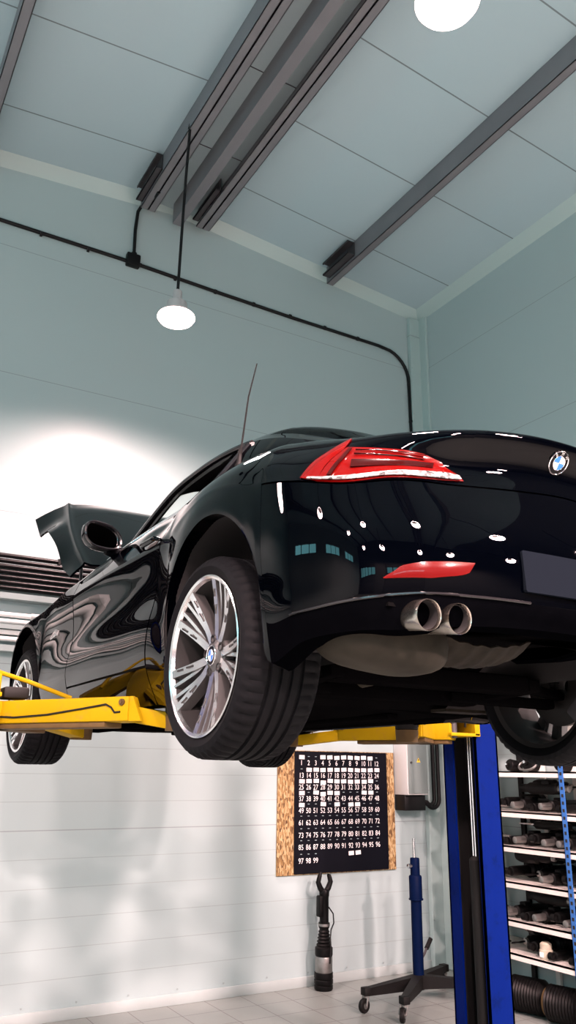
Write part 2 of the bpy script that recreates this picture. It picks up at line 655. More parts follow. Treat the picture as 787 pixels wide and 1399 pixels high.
V = [(x, y, z + d) for x, z in ((XR + T, za), (XH + T, zb)) for y in (YF - T, YR + T) for d in (0, 0.12)]
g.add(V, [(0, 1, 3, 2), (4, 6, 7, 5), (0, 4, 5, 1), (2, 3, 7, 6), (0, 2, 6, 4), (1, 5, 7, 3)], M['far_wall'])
struct(g.build('ceiling', smooth=0))

# glazed sectional gates behind the camera and unseen high windows added in the left wall
for k, (gx, w) in enumerate(GATES[:2]):
    g = G()
    for z0, z1 in ((0, 0.6), (0.6, 1.2), (1.2, 1.8), (1.8, 2.4), (2.4, 3.0), (3.72, 4.0)):
        g.box(gx - 1.74, gx + 1.74, YF - 0.08, YF - 0.04, z0 + 0.005, z1 - 0.005, M['gate'])
    for z in (2.95, 3.66):
        g.box(gx - 1.74, gx + 1.74, YF - 0.08, YF - 0.03, z, z + 0.10, M['gate'])
    for i in range(6):
        x = gx - 1.74 + i * (3.48 - 0.08) / 5
        g.box(x, x + 0.08, YF - 0.08, YF - 0.03, 2.95, 3.75, M['gate'])
    d = struct(g.build('door_%d' % (k + 1), smooth=0))
    G().box(gx - 1.7, gx + 1.7, YF - 0.066, YF - 0.062, 3.0, 3.72, M['skylight']).build('pane', d, smooth=0)
for k, (wy, w) in enumerate(wins):
    g = G()
    for i in range(4):
        y = wy - w / 2 + i * (w - 0.06) / 3
        g.box(XL - 0.09, XL - 0.02, y, y + 0.06, 3.95, 4.65, M['trim'])
    for z in (3.95, 4.59):
        g.box(XL - 0.09, XL - 0.02, wy - w / 2, wy + w / 2, z, z + 0.06, M['trim'])
    d = struct(g.build('window_%d' % (k + 1), smooth=0))
    G().box(XL - 0.062, XL - 0.058, wy - w / 2, wy + w / 2, 4.0, 4.6, M['skylight']).build('pane', d, smooth=0)

for k, (wy, w) in enumerate(hw):
    g = G()
    for i in range(4):
        y = wy - w / 2 + i * (w - 0.05) / 3
        g.box(XH + .02, XH + .08, y, y + 0.05, 4.2, 4.7, M['gate'])
    d = struct(g.build('window_%d' % (k + 4), smooth=0))
    G().box(XH + .04, XH + .045, wy - w / 2, wy + w / 2, 4.2, 4.7, M['skylight']).build('pane', d, smooth=0)

# flashings in the ceiling corners and the upright corner casing
k = 0


def trim(g):
    global k
    k += 1
    return struct(g.build('trim_%d' % k, smooth=0))


for a, b in ((XL, RIDGE_X), (RIDGE_X, XR)):
    za, zb = ceil_z(a), ceil_z(b)
    V = [(a, YB, za - .10), (a, YB - .09, za), (a, YB, za), (b, YB, zb - .10), (b, YB - .09, zb), (b, YB, zb)]
    trim(G().add(V, [(0, 3, 4, 1), (0, 1, 2), (3, 5, 4), (1, 4, 5, 2), (0, 2, 5, 3)], M['trim']))
za = ceil_z(XR)
V = [(XR, YR, za - .10), (XR - .09, YR, za + .008), (XR, YR, za), (XR, YB, za - .10), (XR - .09, YB, za + .008), (XR, YB, za)]
trim(G().add(V, [(0, 3, 4, 1), (0, 1, 2), (3, 5, 4), (1, 4, 5, 2), (0, 2, 5, 3)], M['trim']))
g = G()
g.box(XR - .165, XR - .02, YB - .055, YB, 0, ceil_z(XR) - 0.10, M['trim'], bevel=.006)
g.box(XR - .035, XR, YB - .16, YB, 0, ceil_z(XR) - 0.10, M['trim'], bevel=.006)
g.box(XR - .172, XR - .015, YB - .062, YB, ceil_z(XR) - 0.33, ceil_z(XR) - .325, M['tray'])
for z in np.arange(.4, 6.3, .55):
    for dx in (.155, .03):
        g.lathe([(.006, 0), (.006, .004)], M['tray'], axis_xf((XR - dx, YB - .055, z), (0, -1, 0)), 6)
trim(g)

# baseboards with screws
g = G()
g.box(XL, XR - .165, YB - .018, YB, 0, .075, M['base'], bevel=.004)
for x in np.arange(XL + .2, XR - .2, .38):
    g.lathe([(.007, 0), (.007, .003)], M['tray'], axis_xf((x, YB - .018, .105), (0, -1, 0)), 6)
struct(g.build('baseboard_back'))
struct(G().box(XR - .018, XR, YR, YB - .16, 0, .075, M['base'], bevel=.004).build('baseboard_right'))


# cold formed roof purlins running towards the back wall
def c_channel(g, x, y0, y1, ztop, depth, flange, mat, face=1, th=.006, lip=.02):
    """C section with its web on the left (face=1) or right (face=-1)"""
    xs = sorted
    zb = ztop - depth
    a, b = (x, x + face * flange)
    w = xs((a, a + face * th))
    g.box(w[0], w[1], y0, y1, zb, ztop, mat)
    f = xs((a, b))
    g.box(f[0], f[1], y0, y1, zb, zb + th, mat)
    g.box(f[0], f[1], y0, y1, ztop - th, ztop, mat)
    l = xs((b, b - face * th))
    g.box(l[0], l[1], y0, y1, zb, zb + lip, mat)
    g.box(l[0], l[1], y0, y1, ztop - lip, ztop, mat)


YE = YB - 0.11
for name, x in (('single', 4.03), ('single', 0.50), ('single', -1.35), ('single', -3.2), ('single', -5.0)):
    g = G()
    c_channel(g, x, YF, YE, ceil_z(x) + .003, .205, .075, M['steel_purlin'], 1)
    g.box(x + .006, x + .072, YF, YE, ceil_z(x) - .19, ceil_z(x) - .184, M['steel_light'])
    b = struct(g.build('ceiling_beam', smooth=0))
    h = G()
    c_channel(h, x - .005, YE - .52, YE - .06, ceil_z(x) - .02, .15, .085, M['steel_dark'], -1, .008)
    h.build('lap_sleeve', b, smooth=0)
for x, face in ((1.96, 1), (2.665, -1)):
    g = G()
    zt = ceil_z(x) + .003
    c_channel(g, x, YF, YE, zt, .205, .07, M['steel_purlin'], face)
    c_channel(g, x + face * .075, YF, YE, zt, .205, .065, M['steel_purlin'], face)
    b = struct(g.build('ceiling_beam', smooth=0))
    h = G()
    c_channel(h, x - face * .004 if face > 0 else x - .14, YE - .55, YE - .05, zt - .03, .15, .06, M['steel_dark'], -1, .008)
    h.build('lap_sleeve', b, smooth=0)
g = G()
g.box(2.285, 2.375, YF, YE, H + 4.94, H + 5.18, M['steel_purlin'])
g.box(2.05, 2.58, YF, YE + .1, H + 5.165, H + 5.175, M['steel_light'])
for y in np.arange(YF + .5, YB, .945):
    g.box(2.10, 2.58, y, y + .006, H + 5.160, H + 5.166, M['steel_dark'])
struct(g.build('ceiling_beam', smooth=0))


# ------------------------------------------------------------------ high bay lamps
def lamp():
    t = empty('pendant_lamp')
    g = G()
    g.lathe([(.030, .235), (.034, .225), (.034, .16), (.075, .13), (.085, .06), (.115, .045), (.118, .02)], M['lamp_body'], seg=28, caps=False)
    g.build('lamp_body', t)
    d = G()
    d.lathe([(.001, -.052), (.05, -.050), (.09, -.042), (.125, -.022), (.142, .004), (.138, .018), (.117, .022)], M['lamp_white'], seg=36, caps=False)
    d.build('diffuser', t)
    c = G()
    c.tube([(0, 0, .23), (.004, 0, .7), (.015, .01, 1.3), (.03, .02, 1.81)], .012, M['cable'], 8)
    c.tube([(.03, .02, 1.79), (.035, .02, 1.83), (.06, .03, 1.86)], .018, M['cable'], 8)
    c.build('cord', t)
    l = bpy.data.lights.new('lamp_light', 'SPOT')
    l.energy = LAMP_POWER
    l.color = LAMP_COLOR
    l.spot_size = math.radians(160)
    l.spot_blend = 0.65
    l.shadow_soft_size = 0.17
    o = bpy.data.objects.new('lamp_light', l)
    COL.objects.link(o)
    o.parent = t
    o.location = (0, 0, -.075)
    return t


lamp_spots = [(1.94, 5.05, 'pendant lamp hanging close to the back wall, glowing white disc'),
              (1.94, 2.00, 'glowing pendant lamp high above the car tail, nearest the camera'),
              (1.94, -1.1, 'pendant lamp above and behind the camera'),
              (-2.6, 5.05, 'left row pendant lamp near the back wall'),
              (-2.6, 2.0, 'left row pendant lamp second from the back wall'),
              (-2.6, -1.1, 'left row pendant lamp third from the back wall'),
              (-.33, -1.1, 'unseen added pendant lamp of the middle row behind the camera'),  # middle row is unseen, added to brighten the lower back wall
              (1.94, -4.1, 'unseen pendant lamp of the ridge row nearest the gates'),  # far row by the gates is unseen, put in for the lower wall
              (-.33, -4.1, 'unseen added pendant lamp of the middle row nearest the gates'),
              (-2.6, -4.1, 'unseen left row pendant lamp right by the gate'),
              (4.1, -1.1, 'unseen pendant lamp behind the camera on its right side'),
              (4.1, -4.1, 'unseen pendant lamp by the gates on the right side'),
              (6.4, -1.1, 'unseen added pendant lamp in the side hall nearest the shelves'),  # side hall lamps are unseen, added to light the post and shelves
              (6.4, -4.1, 'unseen added pendant lamp in the side hall nearest the gates')]
proto = strong = None
for x, y, lab in lamp_spots:
    if proto is None:
        o = proto = lamp()
    else:
        o = copy_tree(proto)
    o.location = (x, y, H + 3.22)
    if y < 0:                                   # unseen lamps behind the camera, boosted to whiten the lower back wall
        for ch in [c for c in bpy.data.objects if c.parent == o and c.type == 'LIGHT']:
            if strong is None:
                strong = ch.data.copy()
                strong.energy = LAMP_POWER * 2.85
                strong.spot_size = math.radians(164)
                strong.spot_blend = 0.35
            ch.data = strong
    tag(o, lab, 'lamp', 'pendant lamps under the roof')

# ------------------------------------------------------------------ the car
# local axes: x forwards, y to the car's left, z up; origin above the rear axle at wheel centre height
CAR = empty('sports_car', (1.96787, 2.42066, H + 0.35271), (0, 0, 1.58189718))
tag(CAR, 'black two-seat sports coupe raised on the lift with its bonnet open', 'car')

# rows: 0 return, 1 lower edge, 2 lip / door bottom, 3 crease, 4 widest, 5 feature line, 6, 7 shoulder, 8, 9, 10 deck
COLS = [
    # tail, from the centre line round the corner to the wheel arch
    [(-.72, 0, .03), (-.79, 0, .035), (-.832, 0, .10), (-.838, 0, .16), (-.832, 0, .27), (-.762, 0, .478), (-.742, 0, .545), (-.795, 0, .648), (-.70, 0, .672), (-.45, 0, .70), (-.12, 0, .715)],
    [(-.72, .22, .03), (-.788, .22, .035), (-.828, .22, .10), (-.834, .22, .16), (-.828, .22, .27), (-.760, .22, .462), (-.740, .22, .535), (-.79, .22, .636), (-.70, .21, .664), (-.45, .2, .697), (-.12, .17, .715)],
    [(-.70, .45, .02), (-.77, .45, .025), (-.808, .45, .10), (-.815, .45, .16), (-.808, .45, .26), (-.735, .45, .445), (-.715, .45, .512), (-.762, .43, .606), (-.66, .41, .645), (-.42, .36, .69), (-.11, .32, .715)],
    [(-.66, .60, .00), (-.735, .62, .005), (-.768, .635, .095), (-.775, .64, .155), (-.768, .64, .25), (-.715, .63, .432), (-.682, .61, .505), (-.69, .57, .590), (-.6, .53, .638), (-.38, .46, .685), (-.08, .41, .72)],
    [(-.60, .71, .0), (-.655, .755, .0), (-.685, .778, .075), (-.69, .785, .145), (-.685, .79, .25), (-.648, .78, .412), (-.605, .745, .505), (-.57, .68, .592), (-.50, .62, .637), (-.3, .53, .685), (0, .48, .725)],
    [(-.50, .75, -.02), (-.535, .83, -.018), (-.545, .857, .055), (-.545, .862, .14), (-.54, .867, .25), (-.515, .853, .445), (-.46, .812, .535), (-.44, .74, .608), (-.38, .67, .662), (-.2, .575, .695), (.08, .52, .73)],
    [(-.37, .78, -.08), (-.40, .855, -.065), (-.405, .877, .05), (-.40, .886, .14), (-.39, .892, .25), (-.365, .88, .475), (-.345, .848, .55), (-.33, .785, .62), (-.28, .70, .68), (-.1, .60, .71), (.15, .54, .735)],
    # rear arch, anticlockwise from its tail side
    [(-.385, .82, .19), (-.373, .888, .184), (-.370, .893, .21), (-.365, .895, .24), (-.352, .896, .32), (-.325, .882, .48), (-.31, .85, .555), (-.29, .793, .628), (-.24, .71, .688), (-.05, .61, .715), (.19, .545, .735)],
    [(-.285, .82, .358), (-.278, .90, .348), (-.272, .901, .362), (-.266, .901, .378), (-.25, .898, .42), (-.225, .885, .51), (-.21, .855, .57), (-.19, .803, .638), (-.15, .725, .695), (.02, .62, .72), (.24, .555, .735)],
    [(-.148, .82, .443), (-.145, .905, .433), (-.142, .905, .445), (-.138, .904, .458), (-.13, .9, .485), (-.115, .885, .54), (-.105, .858, .59), (-.09, .807, .648), (-.06, .73, .703), (.09, .63, .725), (.3, .565, .735)],
    [(.012, .82, .464), (.012, .905, .4536), (.012, .905, .466), (.012, .904, .479), (.013, .9, .505), (.015, .885, .555), (.02, .858, .60), (.03, .81, .653), (.05, .735, .708), (.16, .64, .725), (.34, .575, .735)],
    [(.195, .82, .399), (.19, .90, .389), (.192, .90, .405), (.195, .899, .422), (.2, .895, .46), (.21, .88, .53), (.215, .853, .59), (.22, .808, .648), (.22, .735, .703), (.26, .66, .72), (.38, .60, .73)],
    [(.322, .82, .25), (.311, .89, .244), (.314, .889, .272), (.318, .887, .31), (.325, .883, .38), (.335, .873, .50), (.34, .848, .568), (.35, .803, .637), (.34, .735, .688), (.36, .67, .70), (.43, .63, .72)],
    [(.355, .82, .06), (.344, .872, .06), (.346, .873, .12), (.349, .873, .18), (.356, .875, .29), (.366, .87, .49), (.372, .847, .563), (.385, .803, .633), (.385, .735, .68), (.395, .68, .69), (.45, .64, .71)],
    [(.36, .74, -.13), (.350, .82, -.12), (.352, .86, .01), (.365, .868, .15), (.378, .87, .27), (.395, .868, .487), (.40, .846, .56), (.41, .802, .63), (.415, .735, .675), (.42, .69, .68), (.46, .65, .70)],
    # door and sill
    [(.57, .70, -.13), (.57, .80, -.12), (.556, .862, .02), (.53, .874, .16), (.51, .856, .28), (.465, .868, .487), (.45, .833, .56), (.44, .80, .622), (.445, .735, .668), (.45, .71, .62), (.45, .70, .50)],
    [(.80, .70, -.13), (.80, .80, -.12), (.80, .862, .02), (.80, .871, .155), (.80, .852, .28), (.80, .868, .488), (.80, .832, .56), (.80, .797, .615), (.80, .735, .66), (.80, .71, .61), (.80, .70, .50)],
    [(1.15, .70, -.13), (1.15, .80, -.12), (1.15, .862, .02), (1.15, .872, .135), (1.15, .850, .28), (1.15, .867, .486), (1.15, .831, .56), (1.15, .797, .614), (1.15, .73, .657), (1.15, .71, .61), (1.15, .70, .50)],
    [(1.42, .70, -.13), (1.42, .80, -.12), (1.42, .86, .02), (1.42, .870, .10), (1.42, .849, .28), (1.42, .865, .48), (1.42, .831, .55), (1.42, .80, .60), (1.42, .72, .652), (1.42, .70, .61), (1.42, .69, .50)],
    [(1.61, .70, -.13), (1.61, .80, -.12), (1.61, .857, .02), (1.605, .870, .075), (1.60, .850, .26), (1.625, .862, .475), (1.635, .838, .53), (1.65, .81, .578), (1.65, .74, .62), (1.65, .72, .57), (1.65, .70, .48)],
    # front wing
    [(1.86, .70, -.13), (1.86, .80, -.12), (1.86, .855, .0), (1.86, .865, .05), (1.86, .856, .26), (1.86, .86, .46), (1.86, .85, .505), (1.86, .828, .552), (1.86, .76, .56), (1.86, .74, .5), (1.86, .73, .4)],
    [(2.12, .74, -.13), (2.13, .81, -.12), (2.13, .845, -.02), (2.13, .86, .05), (2.12, .862, .24), (2.1, .858, .44), (2.1, .848, .49), (2.1, .822, .535), (2.1, .76, .54), (2.1, .74, .5), (2.1, .73, .4)],
    [(2.137, .80, .17), (2.147, .872, .172), (2.144, .873, .20), (2.14, .873, .24), (2.14, .87, .31), (2.14, .862, .445), (2.14, .85, .49), (2.15, .822, .530), (2.15, .76, .535), (2.15, .74, .5), (2.15, .73, .4)],
    [(2.255, .80, .362), (2.262, .88, .352), (2.26, .88, .362), (2.257, .88, .374), (2.255, .877, .395), (2.25, .866, .45), (2.25, .85, .485), (2.26, .822, .519), (2.26, .76, .525), (2.26, .74, .48), (2.26, .73, .4)],
    [(2.49, .80, .445), (2.49, .885, .435), (2.49, .885, .440), (2.49, .884, .446), (2.49, .881, .452), (2.49, .873, .464), (2.49, .855, .478), (2.49, .826, .495), (2.49, .76, .50), (2.49, .74, .47), (2.49, .73, .4)],
    [(2.725, .80, .362), (2.718, .88, .352), (2.72, .88, .36), (2.722, .88, .37), (2.725, .877, .382), (2.73, .868, .415), (2.73, .85, .44), (2.73, .82, .468), (2.73, .76, .47), (2.73, .74, .44), (2.73, .72, .38)],
    [(2.843, .80, .17), (2.833, .865, .172), (2.836, .866, .19), (2.84, .866, .21), (2.845, .862, .26), (2.855, .85, .36), (2.865, .835, .395), (2.88, .80, .43), (2.88, .74, .43), (2.87, .72, .40), (2.86, .70, .36)],
    [(2.85, .74, -.11), (2.86, .80, -.10), (2.87, .83, -.02), (2.88, .84, .05), (2.89, .838, .20), (2.91, .82, .33), (2.92, .80, .37), (2.93, .765, .405), (2.91, .70, .41), (2.89, .68, .38), (2.87, .66, .34)],
    [(3.0, .58, -.11), (3.05, .62, -.10), (3.09, .645, -.02), (3.11, .655, .05), (3.11, .65, .18), (3.09, .63, .29), (3.07, .615, .33), (3.04, .59, .365), (2.99, .55, .38), (2.96, .54, .36), (2.94, .53, .33)],
    [(3.15, .30, -.11), (3.20, .33, -.10), (3.24, .34, -.02), (3.26, .345, .05), (3.25, .34, .17), (3.20, .33, .27), (3.17, .32, .31), (3.13, .31, .345), (3.06, .30, .36), (3.02, .29, .34), (3.0, .28, .31)],
    [(3.2, 0, -.11), (3.25, 0, -.10), (3.29, 0, -.02), (3.31, 0, .05), (3.30, 0, .17), (3.24, 0, .27), (3.21, 0, .31), (3.16, 0, .345), (3.09, 0, .36), (3.05, 0, .34), (3.03, 0, .31)],
]
CP = np.array(COLS, float)                    # (columns, rows, 3)
U_ARCH, U_SEAM, U_DOOR0, U_DOOR1, U_FARCH, U_NOSE = 6, 14, 15, 19, 21, 27
UMAX = len(COLS) - 1
CREASE_ROWS = {1, 5}


def hermite(P, t_eval, crease=()):
    """interpolating cubic through P[0..n-1] (axis 0), evaluated at fractional indices"""
    n = P.shape[0]
    h = np.maximum(np.linalg.norm(np.diff(P, axis=0), axis=-1, keepdims=True), 1e-6)
    d = np.diff(P, axis=0) / h
    mi = np.empty_like(P)
    mi[0], mi[-1] = d[0], d[-1]
    mi[1:-1] = (d[:-1] * h[1:] + d[1:] * h[:-1]) / (h[1:] + h[:-1])
    mo = mi.copy()                            # outgoing / incoming tangents differ at a crease
    for c in crease:
        if 0 < c < n - 1:
            mo[c], mi[c] = d[c], d[c - 1]
    k = np.clip(np.floor(t_eval).astype(int), 0, n - 2)
    f = (t_eval - k).reshape((-1,) + (1,) * (P.ndim - 1))
    f2, f3 = f * f, f * f * f
    return (2 * f3 - 3 * f2 + 1) * P[k] + (f3 - 2 * f2 + f) * h[k] * mo[k] + (-2 * f3 + 3 * f2) * P[k + 1] + (f3 - f2) * h[k] * mi[k + 1]


def body(us, vs):
    """points of the left body side at column parameters us (negative = right side near the tail) and row parameters vs -> (len(vs), len(us), 3)"""
    us, vs = np.asarray(us, float), np.asarray(vs, float)
    rows = hermite(np.transpose(CP, (1, 0, 2)), vs, CREASE_ROWS)            # (nv, cols, 3)
    cols = np.transpose(rows, (1, 0, 2))
    flip = np.array([1, -1, 1.0])
    full = np.concatenate([(cols[1:] * flip)[::-1], cols, (cols[:-1] * flip)[::-1]])
    return np.transpose(hermite(full, us + UMAX), (1, 0, 2))


def body_at(u, v):
    return body([u], [v])[0, 0]


def spread(a, b, n):
    return np.linspace(a, b, n)


def patch(u0, u1, v0, v1, per_u=7, per_v=6, off=0.0):
    us = spread(u0, u1, max(3, int(round(abs(u1 - u0) * per_u)) + 1))
    vs = sorted(set(np.round(np.concatenate([spread(v0, v1, max(3, int(round((v1 - v0) * per_v)) + 1)), [c for c in CREASE_ROWS if v0 < c < v1]]), 5)))
    P = body(us, vs)
    if off:
        P = P + off * body_normal(us, vs)
    return P


def body_normal(us, vs):
    e = 1e-3
    us, vs = np.asarray(us, float), np.asarray(vs, float)
    a = body(us + e, vs) - body(us - e, vs)
    b = body(us, np.minimum(vs + e, CP.shape[1] - 1)) - body(us, np.maximum(vs - e, 0))
    N = np.cross(a, b)
    N /= np.maximum(np.linalg.norm(N, axis=2, keepdims=True), 1e-9)
    P = body(us, vs)
    out = P - np.array([1.2, 0, .3])
    s = np.sign((N * out).sum(2, keepdims=True))
    return N * np.where(s == 0, 1, s)


def mirror_y(P):
    return P * np.array([1, -1, 1.0])


def slab(g, P, mat, thick=.006, back=None):
    """shell thickened towards the inside of the car"""
    N = grid_normals(P)
    out = P - np.array([1.2, 0, .2])
    if (N * out).sum() < 0:
        N = -N
    return g.shell(P, mat, thick, back or M['inner'], N)


GAP = .012
# rear bumper with its lip, trunk lid, quarter panels, sills, wings, front bumper, doors
b = G()
slab(b, patch(-6.0 + GAP, 6.0 - GAP, 1.98, 5 - .02, 8, 7), M['paint'])
bumper = b.build('rear_bumper', CAR)
b = G()
slab(b, patch(-6.0 + GAP, 6.0 - GAP, 0, 1.98, 8, 7), M['plastic'])  # gloss apron given matte black to shut out floor reflections
b.build('bumper_apron', CAR)
b = G()
slab(b, patch(-1.76, 1.76, 5 + .03, 10, 8, 7), M['paint'])
trunk = b.build('trunk_lid', CAR)
for s in (1, -1):
    fl = (lambda P: P) if s > 0 else mirror_y
    g = G()
    slab(g, fl(patch(6.0, U_DOOR0 - .035, 0, 8, 9, 6)), M['paint'])
    slab(g, fl(patch(6.0, 14, 8, 10, 8, 6)), M['paint'])
    slab(g, fl(patch(1.76, 6.0, 5 + .03, 10, 9, 7)), M['paint'])
    g.build('quarter_panel', CAR)
    g = G()
    slab(g, fl(patch(U_DOOR0, U_DOOR1, 0, 2 - .05, 8, 6)), M['paint'])
    g.build('sill_panel', CAR)
    g = G()
    slab(g, fl(patch(U_DOOR1 + .025, U_NOSE - .02, 0, 8, 8, 6)), M['paint'])
    g.build('front_wing', CAR)
b = G()
slab(b, np.concatenate([patch(U_NOSE + .02, UMAX, 0, 8, 8, 5), mirror_y(patch(UMAX, U_NOSE + .02, 0, 8, 8, 5))[:, 1:]], axis=1), M['paint'])
b.build('front_bumper', CAR)

doors = []
for s in (1, -1):
    fl = (lambda P: P) if s > 0 else mirror_y
    g = G()
    slab(g, fl(patch(U_DOOR0 + .02, U_DOOR1 - .02, 2 + .02, 8.9, 10, 8)), M['paint'], .012)
    d = g.build('door', CAR)
    doors.append(d)
    # grip bar over a dark cup
    g = G()
    c = body(spread(15.0, 15.55, 9), [5.12])[0]
    n = body_normal(spread(15.0, 15.55, 9), [5.12])[0]
    pts = []
    for i, (p, q) in enumerate(zip(c, n)):
        lift = .022 if 0 < i < 8 else .004
        pts.append(fl(p + q * lift))
    g.tube(pts, [.006, .010, .011, .011, .011, .011, .011, .010, .006], M['paint'], 10)
    P = fl(body(spread(15.12, 15.42, 7), spread(5.0, 5.32, 5)) + .0015 * body_normal(spread(15.12, 15.42, 7), spread(5.0, 5.32, 5)))
    g.grid(P, M['matte'])
    g.build('door_handle', d)
    # moulding along the window sill, its highlight put in as bright metal
    g = G()
    us = spread(U_DOOR0 - .3, U_DOOR1 - .7, 24)
    g.tube([fl(p) for p in body(us, [7.78])[0] + .003 * body_normal(us, [7.78])[0]], .007, M['moulding_highlight'], 8)
    g.build('window_moulding', d)

# dark sheets right behind the outer panels, standing in for the shade in the gaps
for s in (1, -1):
    fl = (lambda P: P) if s > 0 else mirror_y
    for q in (patch(U_DOOR0 - 1, U_DOOR1 + 1.0, 1.2, 7.8, 5, 3, -.02), patch(26, 28, 1.5, 7, 4, 3, -.02)):
        G().grid(fl(q), M['inner']).build('gap_shade', CAR)
G().grid(patch(-6.0, 6.0, 1.5, 9.8, 5, 4, -.022), M['inner']).build('gap_shade', CAR)

# wheel housings
for x0, z0, r0, yo in ((-.02, .09, .372, .86), (2.49, .08, .362, .85)):
    for s in (1, -1):
        g = G()
        n = 72
        a0 = math.degrees(math.asin(-(z0 + .02) / r0))
        ang = [math.radians(a0 + (180 - 2 * a0) * i / n) for i in range(n + 1)]
        P = np.array([[(x0 + r0 * math.cos(a), s * y, z0 + r0 * math.sin(a)) for a in ang] for y in (yo, .62, .50)])
        g.grid(P, M['matte'])
        c = [(x0 + r0 * math.cos(a), s * .50, z0 + r0 * math.sin(a)) for a in ang]
        g.add(c, [tuple(range(n + 1))], M['matte'])
        g.build('wheel_housing', CAR)


# ---- wheels
def roundel(g, xf, r, letters=True):
    """dark ring with a bright rim round a blue and white quartered disc"""
    g.lathe([(0, 0), (r, 0), (r, .004), (r * .95, .0055), (r * .90, .004)], M['chrome'], xf, 40, caps=False)
    g.lathe([(r * .90, .004), (r * .62, .0046)], M['emblem_black'], xf, 40, caps=False)
    g.lathe([(r * .62, .0046), (r * .60, .0056), (r * .57, .0046)], M['chrome'], xf, 40, caps=False)
    for k in range(4):
        V = [(0, 0, .0046)] + [(r * .57 * math.cos(PI / 2 * (k + i / 8)), r * .57 * math.sin(PI / 2 * (k + i / 8)), .0046) for i in range(9)]
        g.add([xf @ Vector(p) for p in V], [(0, i, i + 1) for i in range(1, 9)], M['emblem_blue'] if k % 2 else M['emblem_white'])
    if letters:
        for ch, a in (('B', 135), ('M', 90), ('W', 45)):
            w = math.radians(a)
            q = xf @ Matrix.Translation((r * .76 * math.cos(w), r * .76 * math.sin(w), .0052)) @ Matrix.Rotation(w - PI / 2, 4, 'Z')
            text_geo(g, ch, r * .34, q, M['chrome'])


TO_Y = Matrix.Rotation(-PI / 2, 4, 'X')        # turns the lathe axis z onto +y


